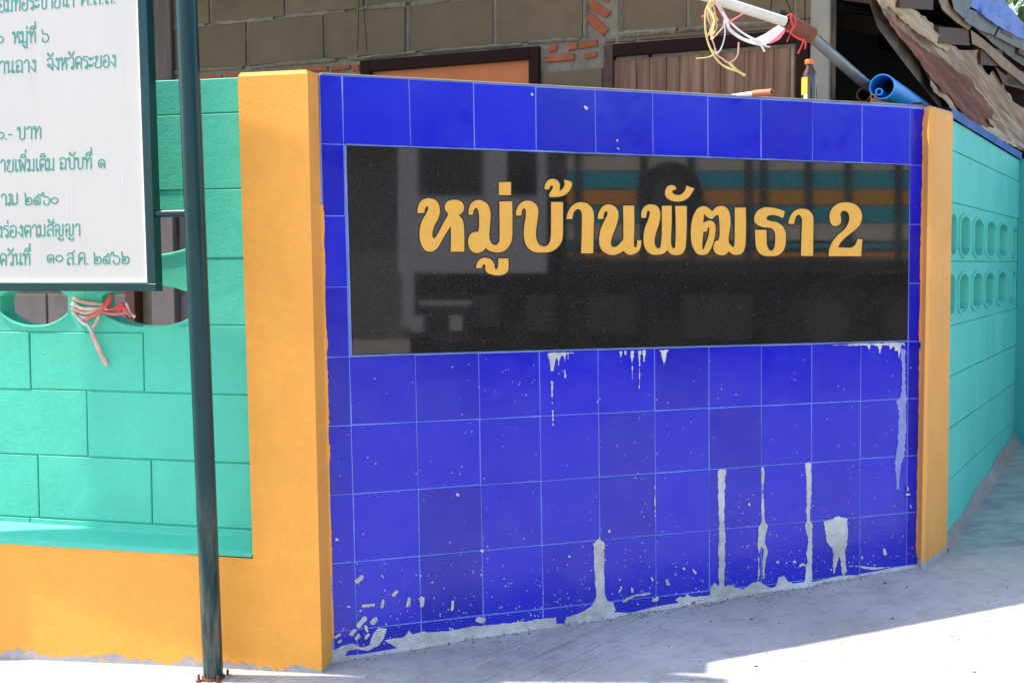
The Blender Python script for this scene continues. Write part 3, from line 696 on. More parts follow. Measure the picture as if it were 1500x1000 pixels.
# ------------------------------------------------------------------ right pillar
rp = root('orange_pillar', W(RP, .1, .12), 'narrow orange painted pillar at the right end of the blue tiled wall', 'pillar')
s_ = MB(); e0 = W(TW, 2.081, 0)
lv = [(.0, 0), (.5, 0), (1.0, 0), (1.5, 0), (1.698, 0), (1.710, .006)]; vs = []
for z, ins in lv:
    du = .0035*(1.7-z)
    a = W(TW, 2.081+du*.5, z, -.012); b = W(RP, -.036+ins-.004*(1.7-z), z, .0-ins); c_ = W(RP, .170-ins+.012*(1.7-z), z, -ins)
    d = W(RP, .170-ins, z, -.16); e = W(TW, 2.10, z, -.16)
    vs += [a, W(RP, -.048+ins-.004*(1.7-z), z, -.010), b+0, c_, d, e]
for k in range(len(lv)-1):
    for i in range(6): s_.f.append((k*6+i, k*6+(i+1) % 6, (k+1)*6+(i+1) % 6, (k+1)*6+i)); s_.m.append(0)
s_.f.append(tuple((len(lv)-1)*6+i for i in range(6))); s_.m.append(0); s_.v = [tuple(p) for p in vs]; s_.obj('pillar_shaft', m_orange_r, rp)
mb = MB(); xs, ys, X, Y = grid(1338, 1358, 170, 826, .8)
edge = 1353-(Y-159)*.0148
f = X-(edge-1.0-2.4*(vnoise(X, Y, 40, 3)-.3)-1.3*(vnoise(X, Y, 7, 5)-.5)); f = np.minimum(f, (edge+2.5)-X); f = np.minimum(f, (815-Y)*.1)
march(mb, f, xs, ys, lambda x, y, o: pt(x, y, TW, o), .002, .0052); mb.obj('stray_paint', m_orange_r, rp)

# ------------------------------------------------------------------ right teal wall with vent blocks
rw = root('vent_block_wall', W(RW, 1.0, .15), 'weathered teal block wall with two rows of oval vents, receding beyond the narrow pillar', 'wall')
RE = 2.12
s_ = MB(); s_.plate(RW, [(-.03, -.05), (RE, -.02), (RE, 1.16-.175), (-.03, 1.16-.175)], -.15, -.004)
s_.plate(RW, [(-.03, 1.385), (RE, 1.385), (RE, 1.69), (-.03, 1.69)], -.15, -.004)
s_.obj('wall_core', m_teal_r, rw)
RZ = [-.02, .143, .342, .540, .738, .935, 1.165, 1.388, 1.520, 1.695]
RZ = [-.02, .143, .342, .540, .738, .930, 1.172, 1.392, 1.583, 1.695]
for r in range(len(RZ)-1):
    if r in (5, 6): continue
    js = [-.03]+[u for u in np.arange(.18+(.2 if r % 2 else 0), RE-.05, .4)]+[RE]
    for a, b in zip(js[:-1], js[1:]):
        if b-a < .03: continue
        g_ = .0016; o1 = .003+random.uniform(-.001, .0012); dzz = .006*(1-a/2)
        s_ = MB(); s_.plate(RW, [(a+g_, RZ[r]+g_), (b-g_, RZ[r]+g_), (b-g_, RZ[r+1]-g_), (a+g_, RZ[r+1]-g_)], -.003, o1, .002); s_.obj('block', m_teal_r, rw)
# vents: pixel columns measured on the wall
vx = [1394, 1412, 1432, 1450, 1468, 1485]
us_t = [uv(x, 350, RW)[0] for x in vx]; us_b = [uv(x-2, 423, RW)[0] for x in vx]
def vent_row(z0, z1, us, zc, hh):
    js = [-.03]+[(a+b)/2 for a, b in zip(us[:-1], us[1:])]+[RE]
    for i, uc in enumerate(us):
        a, b = js[i], js[i+1]; hw = min(.108, (b-a)*.33)
        xs, ys, X, Y = grid(a-.005, b+.005, z0-.005, z1+.005, .006)
        hw = (b-a)*.33 if 0 < i < 5 else .07; rz_ = .034
        o_ = (1-np.hypot((X-uc)/hw, np.maximum(abs(Y-zc)-(hh-rz_), 0)/rz_))*.035
        f = np.minimum(np.minimum(X-a-.0008, b-.0008-X), np.minimum(Y-z0-.0012, z1-.0012-Y))
        mb = MB(); march(mb, np.minimum(f, -o_), xs, ys, lambda x, y, o: W(RW, x, y, o), -.15, .0)
        vb = mb.obj('vent_block', m_teal_r, rw)
        mb = MB(); rm = np.minimum(-o_-.001, .010+o_); march(mb, np.minimum(rm, f), xs, ys, lambda x, y, o: W(RW, x, y, o), -.002, .007); mb.obj('vent_rim', m_teal_r, vb.name)
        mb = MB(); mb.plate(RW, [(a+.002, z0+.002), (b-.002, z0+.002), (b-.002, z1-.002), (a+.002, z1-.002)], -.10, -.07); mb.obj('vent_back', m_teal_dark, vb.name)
vent_row(RZ[5], RZ[6], us_b, 1.047, .074); vent_row(RZ[6], RZ[7], us_t, 1.272, .076)
# footing of bare cement
s_ = MB(); n = 24
for i in range(n):
    u0, u1 = RE*i/n, RE*(i+1)/n
    h0 = lambda u: .03+.04*u/RE+.012*sin(u*9)
    pz = lambda u: gzl(*W(RW, u, 0)[:2])
    s_.add([W(RW, u0, pz(u0)-.03, .05), W(RW, u1, pz(u1)-.03, .05), W(RW, u1, pz(u1)+h0(u1), .0045), W(RW, u0, pz(u0)+h0(u0), .0045)], [(0, 1, 2, 3)])
s_.obj('cement_footing', grain('bare_footing', (.33, .28, .24), .25, 14, .9, .6), rw)
s_ = MB(); n = 30
for i in range(n):
    u0, u1 = -.02+(RE+.02)*i/n, -.02+(RE+.02)*(i+1)/n
    s_.add([W(RW, u0, 1.695, .012), W(RW, u1, 1.695, .012), W(RW, u1, 1.728, .016+.003*sin(i)), W(RW, u0, 1.726, .016+.003*sin(i-1)), W(RW, u0, 1.742, -.10), W(RW, u1, 1.742, -.10)], [(0, 1, 2, 3), (3, 2, 5, 4)])
s_.obj('blue_flashing', m_flash, rw)
# end wall
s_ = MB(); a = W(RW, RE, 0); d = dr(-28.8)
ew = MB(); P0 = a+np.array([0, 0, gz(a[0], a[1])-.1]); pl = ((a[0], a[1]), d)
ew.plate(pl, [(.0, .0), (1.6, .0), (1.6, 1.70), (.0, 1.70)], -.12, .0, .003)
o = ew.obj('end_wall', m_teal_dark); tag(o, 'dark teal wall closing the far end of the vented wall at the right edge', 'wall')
# ------------------------------------------------------------------ signboard
BP_A = at_y(284, 312, 3.43); BP = ((BP_A[0], BP_A[1]), dr(-17))
sb = root('signboard', W(BP, -.1, 0), 'white enamelled notice board with green Thai text on dark teal round pole', 'sign')
bu0 = -1.25; 
def bq(x0, y0, x1, y1): return uv(x0, y0, BP), uv(x1, y1, BP)
ru_t = uv(205, 0, BP)[0]; ru_b = uv(219, 412, BP)[0]; zb = uv(120, 414, BP)[1]
s_ = MB(); zt = 2.42
ru_tt = ru_t+(ru_t-ru_b)*(zt-1.9)/(1.9-zb)
s_.plate(BP, [(bu0, zb), (ru_b, zb), (ru_tt, zt), (bu0, zt)], .0, .003); s_.obj('panel', m_board, sb)
fw_ = .028
def frm(q, name='frame_rail'): 
    s_ = MB(); s_.plate(BP, q, -.022, .011, .002); return s_.obj(name, m_pole, sb)
frm([(bu0-fw_, zb-.024), (ru_b+fw_, zb-.024), (ru_b+fw_, zb-.0015), (bu0-fw_, zb-.0015)])
frm([(ru_b+.001, zb-.001), (ru_b+fw_, zb-.001), (ru_tt+fw_, zt), (ru_tt+.001, zt)], 'frame_stile')
frm([(bu0-fw_, zb-.001), (bu0-.001, zb-.001), (bu0-.001, zt), (bu0-fw_, zt)], 'frame_stile')
frm([(bu0-fw_, zt+.001), (ru_tt+fw_, zt+.001), (ru_tt+fw_, zt+.028), (bu0-fw_, zt+.028)])
s_ = MB(); s_.plate(BP, [(ru_b-.0045, zb), (ru_b-.0005, zb), (ru_tt-.0005, zt), (ru_tt-.0045, zt)], .0035, .0115); s_.plate(BP, [(bu0, zb+.0005), (ru_b-.005, zb+.0005), (ru_b-.005, zb+.007), (bu0, zb+.007)], .0035, .0115); s_.obj('white_bead', m_wlabel, sb)
# pole (slightly out of plumb)
pb = at_y(312.5, 992, 3.50); pm = at_y(284.5, 312, 3.435); ptp = at_y(273, 0, 3.36)
dirp = (ptp-pb)/np.linalg.norm(ptp-pb); pt_top = pb+dirp*2.65
r_p = .0288
s_ = MB(); s_.tube([pb-dirp*.02, pb+(pt_top-pb)*.33, pb+(pt_top-pb)*.66, pt_top], r_p, 28); s_.obj('pole', m_pole, sb, smooth=True)
for yy, xa in ((312, 223),):
    a = pt(xa, 313, BP, -.004); b = pm+np.array([-.02, 0, 0])
    s_ = MB(); s_.tube([a, b], .0105, 16); s_.obj('bracket', m_pole, sb, smooth=True)
s_ = MB(); a = pt(216, -60, BP, -.004); b = pm+dirp*.78+np.array([-.02, 0, 0]); a = np.array([a[0], a[1], b[2]]); s_.tube([a, b], .0105, 16); s_.obj('bracket', m_pole, sb, smooth=True)
# other pole of the pair, out of frame at the left end
s_ = MB(); pb2 = W(BP, bu0-.09, 0, -.005); s_.tube([pb2+np.array([0, 0, -.1]), pb2+np.array([-.01, 0, 2.6])], r_p, 20); s_.obj('pole', m_pole, sb, smooth=True)
# base flange with bolts
s_ = MB(); s_.lathe(pb+np.array([0, 0, -.014]), [(.055, 0), (.055, .006), (.034, .010), (.033, .02)], 20); s_.obj('base_flange', m_rust, sb)
for k in range(4):
    an = k*pi/2+.55; s_ = MB(); s_.lathe(pb+np.array([.043*cos(an), .043*sin(an), -.006]), [(.0085, 0), (.0085, .007), (.004, .0075), (.004, .022), (.002, .024)], 6); s_.obj('anchor_bolt', m_rust, sb)
# --- lettering of the board: hand-drawn looped Thai letters as strokes
def ci(x, y, r=.105): return [(x+r*cos(a), y+r*sin(a)) for a in np.linspace(0, 2*pi, 9)]
G = {
 'อ': (.66, [[(.08,.5),(.08,.14),(.2,0),(.4,0),(.53,.14),(.53,.84),(.4,1),(.2,1),(.08,.84)], ci(.19,.52)]),
 'ม': (.68, [ci(.12,.88), [(.2,.84),(.2,.12)], ci(.12,.1), [(.2,.14),(.54,.0),(.54,1)]]),
 'ท': (.68, [ci(.11,.88), [(.2,.86),(.2,0)], [(.2,.45),(.44,1),(.56,.86),(.56,0)]]),
 'ร': (.52, [[(.04,.82),(.16,1),(.42,.95)], [(.04,.82),(.1,.7),(.36,.66),(.42,.5),(.42,.1)], ci(.33,.1)]),
 'ะ': (.46, [ci(.1,.78,.08), [(.17,.72),(.26,.72),(.38,.92)], ci(.1,.22,.08), [(.17,.16),(.26,.16),(.38,.38)]]),
 'บ': (.68, [ci(.11,.88), [(.2,.88),(.2,.12),(.3,0),(.45,0),(.56,.12),(.56,1)]]),
 'า': (.50, [[(.04,.8),(.16,1),(.28,1),(.39,.86),(.39,0)]]),
 'ย': (.68, [ci(.2,.88), [(.11,.84),(.22,.58),(.09,.42),(.09,.12),(.2,0),(.45,0),(.56,.12),(.56,1)]]),
 'น': (.70, [ci(.11,.88), [(.2,.88),(.2,.05),(.5,.22)], [(.5,1),(.5,.14)], ci(.58,.1,.09)]),
 'ค': (.64, [[(.08,0),(.08,.82),(.2,1),(.42,1),(.54,.84),(.54,0)], ci(.3,.52,.09), [(.24,.46),(.1,.06)]]),
 'ด': (.64, [[(.08,.84),(.2,1),(.42,1),(.54,.84),(.54,0)], [(.08,.84),(.08,.35),(.18,.0)], ci(.3,.46,.09), [(.24,.4),(.16,.06)]]),
 'ต': (.64, [[(.08,.84),(.18,1),(.3,.9),(.42,1),(.54,.84),(.54,0)], [(.08,.84),(.08,.35),(.18,.0)], ci(.3,.46,.09), [(.24,.4),(.16,.06)]]),
 'ส': (.64, [[(.08,.8),(.2,1),(.4,1),(.53,.84),(.53,0)], [(.53,.5),(.3,.62),(.1,.5),(.1,.2)], ci(.18,.1,.09), [(.44,.95),(.62,1.2)]]),
 'ล': (.64, [[(.08,.8),(.2,1),(.4,1),(.53,.84),(.53,0)], [(.53,.5),(.3,.62),(.1,.5),(.1,.2)], ci(.18,.1,.09)]),
 'ห': (.68, [ci(.11,.88), [(.2,.86),(.2,0)], [(.2,.25),(.44,.78)], ci(.5,.88), [(.44,.66),(.56,.5),(.56,0)]]),
 'ู': (0, [ci(-.42,-.2,.06), [(-.36,-.2),(-.34,-.42),(-.14,-.42),(-.14,-.12)]]),
 '่': (0, [[(-.14,1.2),(-.14,1.42)]]), '^': (0, [[(-.12,1.55),(-.12,1.78)]]),
 'ี': (0, [[(-.54,1.16),(-.44,1.38),(-.24,1.42),(-.1,1.16),(-.54,1.16)], [(-.1,1.16),(-.1,1.5)]]),
 'ิ': (0, [[(-.54,1.16),(-.44,1.38),(-.24,1.42),(-.1,1.16),(-.54,1.16)]]),
 '้': (0, [ci(-.44,1.34,.06), [(-.38,1.3),(-.36,1.18),(-.2,1.22),(-.06,1.45)]]),
 'ั': (0, [ci(-.46,1.36,.06), [(-.46,1.28),(-.36,1.18),(-.2,1.18),(-.06,1.44)]]),
 'ํ': (0, [ci(-.1,1.24,.08)]),
 'ฉ': (.68, [[(.06,.8),(.18,1),(.42,1),(.55,.84),(.55,.0)], ci(.2,.52,.09), [(.14,.46),(.14,.15)], ci(.2,.1,.09), [(.28,.06),(.55,.16)]]),
 'ง': (.50, [ci(.3,.88), [(.39,.86),(.39,0),(.05,.42)]]),
 'จ': (.60, [[(.06,.84),(.18,1),(.38,1),(.5,.84),(.5,0),(.26,.34)], ci(.19,.42)]),
 'ว': (.56, [[(.04,.84),(.16,1),(.34,1),(.46,.84),(.46,.1)], ci(.37,.1)]),
 'พ': (.74, [ci(.13,.88), [(.08,.84),(.2,0),(.36,.72),(.52,0),(.62,1)]]),
 'เ': (.30, [[(.1,1),(.1,.12)], ci(.18,.1,.09)]),
 '๑': (.66, [[(.3,.05),(.14,.08),(.05,.3),(.1,.58),(.3,.7),(.48,.62),(.55,.4),(.52,.0)], ci(.32,.3,.11)]),
 '๐': (.66, [ci(.3,.36,.27)]),
 '๖': (.64, [[(.08,1.1),(.12,.75),(.42,.72),(.55,.5),(.55,.2),(.42,.0),(.2,.0),(.09,.14),(.12,.34)]]),
 '๒': (.70, [[(.08,1.08),(.12,.7),(.12,.04),(.42,.04),(.6,.14),(.6,.5),(.5,.68),(.38,.6),(.28,.68),(.2,.5)], ci(.28,.36,.09)]),
 '๕': (.72, [[(.1,.05),(.06,.4),(.16,.66),(.4,.7),(.54,.55),(.54,.05),(.38,.05),(.34,.2)], [(.34,.1),(.2,.05),(.1,.05)], ci(.3,.34,.09), [(.3,.72),(.4,.95),(.62,.78),(.7,1.08)]]),
 'ณ': (.86, [ci(.13,.1), [(.2,.14),(.2,.8),(.1,.94),(.22,1),(.36,.86),(.36,.12)], ci(.44,.1,.08), [(.5,.05),(.72,.12),(.72,1)]]),
 'ญ': (.82, [[(.06,.82),(.16,1),(.3,1),(.4,.84),(.4,.0)], ci(.18,.5,.09), [(.13,.42),(.13,0)], [(.4,.1),(.55,0),(.68,.12),(.68,1)], ci(.36,-.22,.06), [(.42,-.2),(.46,-.36),(.68,-.36),(.7,-.16)]]),
 '.': (.26, [[(.1,.03),(.12,.05)]]), '-': (.42, [[(.06,.4),(.32,.4)]]), ' ': (.3, []),
}
def write(txt, x0, x1, y0, y1, h, name='lettering', sw=None):
    adv = sum(G[c_][0] for c_ in txt); sx = (x1-x0)/max(adv-.08, .1); segs = []; u = 0
    for c_ in txt:
        wd, st = G[c_]
        for pl_ in st:
            q = []
            for a, b in pl_:
                X = x0+(u+a)*sx; yb = y0+(y1-y0)*(X-x0)/(x1-x0+1e-6); q.append((X, yb-b*h))
            segs += list(zip(q[:-1], q[1:]))
        u += wd
    ax = [p[0] for s__ in segs for p in s__]; ay = [p[1] for s__ in segs for p in s__]
    xs, ys, X, Y = grid(min(ax)-2, max(ax)+2, min(ay)-2, max(ay)+2, .4)
    d = np.full(X.shape, 1e9); r = sw or .95
    for a, b in segs:
        i0 = max(0, int((min(a[0], b[0])-3-xs[0])/.4)); i1 = int((max(a[0], b[0])+3-xs[0])/.4)+2
        sub = (slice(None), slice(i0, i1)); d[sub] = np.minimum(d[sub], seg_dist(X[sub], Y[sub], a, b))
    mb = MB(); march(mb, r-d, xs, ys, lambda x, y, o: pt(x, y, BP, o), .003, .0036); mb.obj(name, m_text, sb)
for a in (('อมท่อระบายนํ้า', -3, 108, 18.5, 10, 19), ('ค.ส.ล.', 118, 169, 8.5, 5, 19),
          ('๐', -6, 5, 65, 64.5, 18), ('หมูํที่'.replace('ํ', '่').replace('ที่', 'ที^'), 18, 52, 64, 62.5, 17), ('๖', 60, 71, 62, 61.5, 16),
          ('้านฉาง', -1, 52, 108, 105.5, 18), ('จังหวัดระยอง', 68, 169, 103.5, 98, 17.5),
          ('๐.-', -4, 17, 205, 204, 17), ('บาท', 25, 60, 204.5, 203, 18),
          ('ายเพิ^มเติม', 0, 79, 252, 249.5, 17.5), ('ฉบับที^', 86, 134, 248.5, 247, 17), ('๑', 143, 154, 246.5, 246, 18),
          ('าณ', 1, 26, 301, 300, 16.5), ('๒๕๖๐', 35, 85, 300.5, 299.5, 16),
          ('งร่องตามสัญญา', -5, 117, 348, 345, 17), ('ดวันที^', -1, 44, 389, 387.5, 17), ('๑๐', 68, 92, 385, 384.5, 17), ('ส.ค.', 97, 129, 388, 387, 17), ('๒๕๖๒', 136, 189, 387, 386.5, 16)):
    write(*a)
for x, y, h_ in ((45,110,10),(125,108,12),(179,106,14),(60,140,8),(180,235,60),(146,100,50),(100,280,60)):
    s_ = MB(); u_, z_ = uv(x, y, BP); s_.plate(BP, [(u_-.001, z_-h_*.0019), (u_+.001, z_-h_*.0019), (u_+.0012, z_), (u_-.0012, z_)], .0028, .0033); s_.obj('grime_run', m_grey_drip, sb)

# ------------------------------------------------------------------ string tied round the pierced wall
post = uv(129, 450, TP)
st = root('plastic_string', W(TP, post[0], 1.0, .02), 'red and white plastic string wound round the teal post below the signboard, ends hanging', 'string')
def tubepx(name, pts, pl, offs, r, mat, par, flat=1.0, n=7, jit=0):
    P = []; k = len(pts)
    if not hasattr(offs, '__len__'): offs = [offs]*k
    S_ = []
    for i in range(k-1):
        p0, p1, p2, p3 = [list(pts[max(0, min(k-1, i+d_))])+[offs[max(0, min(k-1, i+d_))]] for d_ in (-1, 0, 1, 2)]
        for a in range(4):
            t = a/4; S_.append([.5*((2*p1[c_])+(-p0[c_]+p2[c_])*t+(2*p0[c_]-5*p1[c_]+4*p2[c_]-p3[c_])*t*t+(-p0[c_]+3*p1[c_]-3*p2[c_]+p3[c_])*t**3) for c_ in (0, 1, 2)])
    S_.append(list(pts[-1])+[offs[-1]])
    P = [pt(a+random.uniform(-jit, jit), b+random.uniform(-jit, jit), pl, o_) for a, b, o_ in S_]
    mb = MB(); mb.tube(P, r, n, flat=flat); return mb.obj(name, mat, par, smooth=True)
wr = [(433,438),(440,444),(447,450),(452,460),(458,464)]
tubepx('wrap', [(107,437),(125,443),(155,446)], TP, [.002,.014,.006], .0052, m_tw_mix, st, 1.0, jit=.4)
tubepx('wrap', [(105,445),(125,452),(160,452)], TP, [.003,.018,.008], .0058, m_tw_white, st, jit=.4)
tubepx('wrap', [(106,452),(128,458),(158,448)], TP, [.003,.020,.006], .0060, m_tw_mix, st, jit=.4)
tubepx('wrap', [(107,459),(130,465),(157,450)], TP, [.004,.018,.008], .0045, m_tw_white, st, jit=.4)
tubepx('knot_strand', [(108,457),(118,470),(130,478),(135,488)], TP, [.012,.022,.024,.026], .0048, m_tw_white, st)
tubepx('knot_strand', [(122,470),(140,460),(152,452)], TP, [.018,.024,.014], .0052, m_tw_pink, st)
tubepx('knot_strand', [(145,462),(140,473),(135,480)], TP, [.02,.024,.026], .0042, m_tw_mix, st)
tubepx('loose_loop', [(152,448),(158,440),(164,432),(160,440),(156,450),(168,452),(180,444),(176,455)], TP, [.012,.014,.02,.024,.018,.02,.02,.016], .0055, m_tw_red, st)
tubepx('loose_loop', [(150,457),(168,460),(186,456),(176,448),(192,463)], TP, [.012,.02,.018,.014,.016], .0050, m_tw_pink, st)
tubepx('loose_loop', [(158,452),(176,450),(184,444),(190,458),(198,464)], TP, [.01,.012,.01,.012,.01], .0042, m_tw_white, st)
tubepx('hanging_end', [(134,482),(136,492),(141,503),(147,518),(154,530),(156,536)], TP, [.024,.022,.02,.018,.018,.018], [.0035, .0045, .0060, .0072, .0076, .0070, .005, .006, .0064, .0076, .0072, .0068, .006, .0064, .0072, .0076, .0070, .0062, .0052, .0044, .0036][:21], m_tw_mix, st, flat=.5)

# ------------------------------------------------------------------ house wall behind
hs = root('block_house', W(HW, .5, 0), 'unplastered concrete block house wall with wooden shutters behind the tiled wall', 'house')
s_ = MB(); s_.plate(HW, [(-3.2, -.1), (2.06, -.1), (2.06, 2.9), (-3.2, 2.9)], -.12, -.006); s_.obj('mortar_bed', m_mortar, hs)
openings = [(.115, .935, 1.0, 2.028), (1.200, 2.02, .9, 2.012), (-1.12, -.99, 0, 2.9), (.935, 1.200, 1.93, 2.035), (1.118, 1.250, 2.04, 2.24), (-.9, .115, 1.975, 2.035)]
def clear(u0, u1, z0, z1):
    return all(u1 <= a+.002 or u0 >= b-.002 or z1 <= c_+.002 or z0 >= d_-.002 for a, b, c_, d_ in openings)
def clip_rect(u0, u1, z0, z1):
    out = [(u0, u1, z0, z1)]
    for a, b, c_, d_ in openings:
        nx_ = []
        for r in out:
            if r[1] <= a or r[0] >= b or r[3] <= c_ or r[2] >= d_: nx_.append(r); continue
            if r[0] < a: nx_.append((r[0], a, r[2], r[3]))
            if r[1] > b: nx_.append((b, r[1], r[2], r[3]))
            lo, hi = max(r[0], a), min(r[1], b)
            if r[3] > d_: nx_.append((lo, hi, d_, r[3]))
            if r[2] < c_: nx_.append((lo, hi, r[2], c_))
        out = nx_
    return out
row = 0; z = 2.041-.2*11
zr = []
while z < 2.85: zr.append(z); z += .2
for i, z0 in enumerate(zr):
    ph = -.067 if (round((z0-2.041)/.2) % 2 == 0) else -.265
    u = ph-.4*8
    while u < 2.06:
        a, b = max(u, -3.2), min(u+.4, 2.058)
        if b-a > .04:
            for r in clip_rect(a, b, z0, z0+.2):
                if r[1]-r[0] < .03 or r[3]-r[2] < .02: continue
                g_ = .006; s_ = MB(); j = lambda: random.uniform(-.0022, .0022)
                s_.plate(HW, [(r[0]+g_+j(), r[2]+g_+j()), (r[1]-g_+j(), r[2]+g_+j()), (r[1]-g_+j(), r[3]-g_+j()), (r[0]+g_+j(), r[3]-g_+j())], -.02, random.uniform(-.001, .004), .003)
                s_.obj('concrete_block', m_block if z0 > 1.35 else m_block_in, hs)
        u += .4
s_ = MB(); sd = 40
for z0 in zr:
    if z0 < 1.6: continue
    for (ua, ub_) in ((-1.9, -1.13), (-.98, .10), (.10, 1.1), (1.26, 1.98)):
        if z0 < 2.0 and ub_ > .1: continue
        a_ = ua
        while a_ < ub_-.05:
            b_ = min(ub_, a_+random.uniform(.15, .5)); sd += 1
            rough_strip(s_, HW, (a_, z0+random.uniform(-.003, .003)), (b_, z0+random.uniform(-.003, .003)), random.uniform(.010, .019), .0, random.uniform(.005, .011), 22, sd); a_ = b_+random.uniform(0, .07)
for u_, za, zb_ in ((-.067, 2.05, 2.235), (.333, 2.06, 2.235), (-.47, 2.05, 2.2), (-.26, 2.25, 2.42), (.135, 2.25, 2.42), (1.113, 2.05, 2.3), (1.262, 2.05, 2.3), (1.66, 2.05, 2.2)):
    sd += 1; rough_strip(s_, HW, (u_+.012, za), (u_+.012, zb_), random.uniform(.007, .014), .0, .007, 16, sd)
o = s_.obj('mortar_bead', m_mortar, hs); o['kind'] = 'stuff'
def brickpx(x0, y0, x1, y1, th):
    a = np.array(uv(x0, y0, HW)); b = np.array(uv(x1, y1, HW)); d = (b-a)/np.linalg.norm(b-a); n_ = np.array([-d[1], d[0]])*th/2
    q = [a-n_, b-n_, b+n_, a+n_]
    s_ = MB(); s_.plate(HW, [tuple(p+np.array([random.uniform(-.003, .003), random.uniform(-.002, .002)])) for p in q], -.02, .001+random.uniform(0, .004), .003); s_.obj('brick', m_brick, hs)
for a in ((862,4,892,22,.030),(860,22,888,48,.034),(868,-14,893,0,.03),(804,73,816,70,.022),(832,70,846,67,.026),(850,67,876,63,.026),(800,87,842,83,.024),(856,83,874,80,.022),
          (443,101,480,100,.020),(485,101,512,98,.020),(516,100,526,99,.024),(385,107,430,103,.016),(330,111,378,108,.016),(291,114,325,112,.016)):
    brickpx(*a)
# maroon post and pale strip seen low through the pierced wall, and timber post
def hpost(name, x0, x1, z0, z1, o1, mat):
    u0 = uv(x0, 440, HW)[0]; u1 = uv(x1, 440, HW)[0]; s_ = MB(); s_.plate(HW, [(u0, z0), (u1, z0), (u1, z1), (u0, z1)], -.01, o1, .004); s_.obj(name, mat, hs)
hpost('maroon_post', 193, 208, -.1, 1.5, .05, grain('maroon_paint', (.07, .012, .006), .2, 20, .6))
hpost('corner_strip', 228, 262, -.1, 1.55, .03, m_block_in)
s_ = MB(); s_.plate(HW, [(uv(229, 60, HW)[0], 1.3), (uv(255, 60, HW)[0], 1.3), (uv(255, 60, HW)[0], 2.7), (uv(229, 60, HW)[0], 2.7)], -.01, .022, .004); s_.obj('timber_post', m_timber, hs)
s_ = MB(); s_.plate(HW, [(uv(216, 60, HW)[0], 1.3), (uv(225, 60, HW)[0], 1.3), (uv(225, 60, HW)[0], 2.7), (uv(216, 60, HW)[0], 2.7)], -.01, .012, .003); s_.obj('timber_strip', m_batten, hs)
# orange shutter and its dark frame
def fr_(pts4, o0, o1, mat, name, par, bev=.002):
    s_ = MB(); s_.plate(HW, pts4, o0, o1, bev); return s_.obj(name, mat, par)
sh = fr_([(.165, 1.02), (.888, 1.02), (.888, 1.978), (.165, 1.978)], -.03, -.004, m_door_o, 'orange_shutter', hs)
fr_([(.117, 1.0), (.164, 1.0), (.164, 2.026), (.117, 2.026)], -.03, .016, m_darkwood, 'shutter_frame', hs); fr_([(.889, 1.0), (.933, 1.0), (.933, 2.026), (.889, 2.026)], -.03, .016, m_darkwood, 'shutter_frame', hs)
fr_([(.165, 1.979), (.888, 1.979), (.888, 2.026), (.165, 2.026)], -.03, .016, m_darkwood, 'shutter_frame', hs)
for k in range(0): fr_([(.30+.2*k, 1.94), (.325+.2*k, 1.94), (.325+.2*k, 1.965), (.30+.2*k, 1.965)], -.01, .0, m_dark, 'nail_patch', sh.name)
# plank door
fr_([(1.202, .9), (1.240, .9), (1.240, 2.010), (1.202, 2.010)], -.03, .012, m_rafter, 'door_frame', hs); fr_([(1.942, .9), (1.985, .9), (1.985, 2.010), (1.942, 2.010)], -.03, .02, m_darkwood, 'door_frame', hs)
fr_([(1.241, 1.963), (1.941, 1.963), (1.941, 2.010), (1.241, 2.010)], -.03, .014, m_darkwood, 'door_frame', hs)
u = 1.243; k = 0
while u < 1.90:
    wd = random.choice([.052, .066, .09, .11]); b = min(u+wd, 1.918)
    fr_([(u+.001, .92), (b-.001, .92), (b-.001, 1.950-.004*random.random()), (u+.001, 1.950)], -.03, -.001+random.uniform(-.002, .003), m_plank, 'plank', hs, .0015); u = b
fr_([(1.919, .92), (1.934, .92), (1.934, 1.95), (1.919, 1.95)], -.03, .001, m_batten, 'door_edge', hs)
for x, y in ((899,86),(952,81),(1154,75)):
    u_, z_ = uv(x, y, HW); fr_([(u_-.007, z_-.007), (u_+.007, z_-.007), (u_+.007, z_+.007), (u_-.007, z_+.007)], -.02, -.004, m_darkwood, 'bolt_head', hs)
fr_([(1.99, .0), (2.06, .0), (2.06, 2.9), (1.99, 2.9)], -.05, .012, m_column, 'concrete_column', hs, .004)
fr_([(1.986, .0), (1.989, .0), (1.989, 2.9), (1.986, 2.9)], -.05, .002, m_dark, 'shadow_gap', hs, .0005)
# roof of the house with overhang shading the wall
s_ = MB(); s_.add([W(HW, -3.4, 2.56, .32), W(HW, 2.3, 2.56, .20), W(HW, 2.3, 3.3, -3), W(HW, -3.4, 3.3, -3), W(HW, -3.4, 2.62, .32), W(HW, 2.3, 2.62, .20), W(HW, 2.3, 3.36, -3), W(HW, -3.4, 3.36, -3)],
                  [(0, 1, 2, 3), (4, 7, 6, 5), (0, 4, 5, 1), (1, 5, 6, 2), (2, 6, 7, 3), (3, 7, 4, 0)]); s_.obj('roof', m_roof, hs)
# hanging wires on the house wall
wi = MB(); 
for px in ([(527,-30),(525,30),(524,76)], [(531,-30),(534,30),(538,76)]): wi.tube([pt(x, y, HW, .03) for x, y in px], .0016, 5)
tag(wi.obj('hanging_wire', m_black, smooth=True), 'pair of thin dark wires hanging down the block wall above the orange shutter', 'wire')
wi = MB()
for px in ([(1133,-30),(1130,6),(1127,30)], [(1148,-30),(1152,0),(1160,22),(1172,36)], [(1179,-30),(1179,40)]): wi.tube([pt(x, y, HW, .04) for x, y in px], .0022, 5)
tag(wi.obj('hanging_cable', m_black, smooth=True), 'dark cables hanging above the plank door near the rusty sleeve', 'wire')

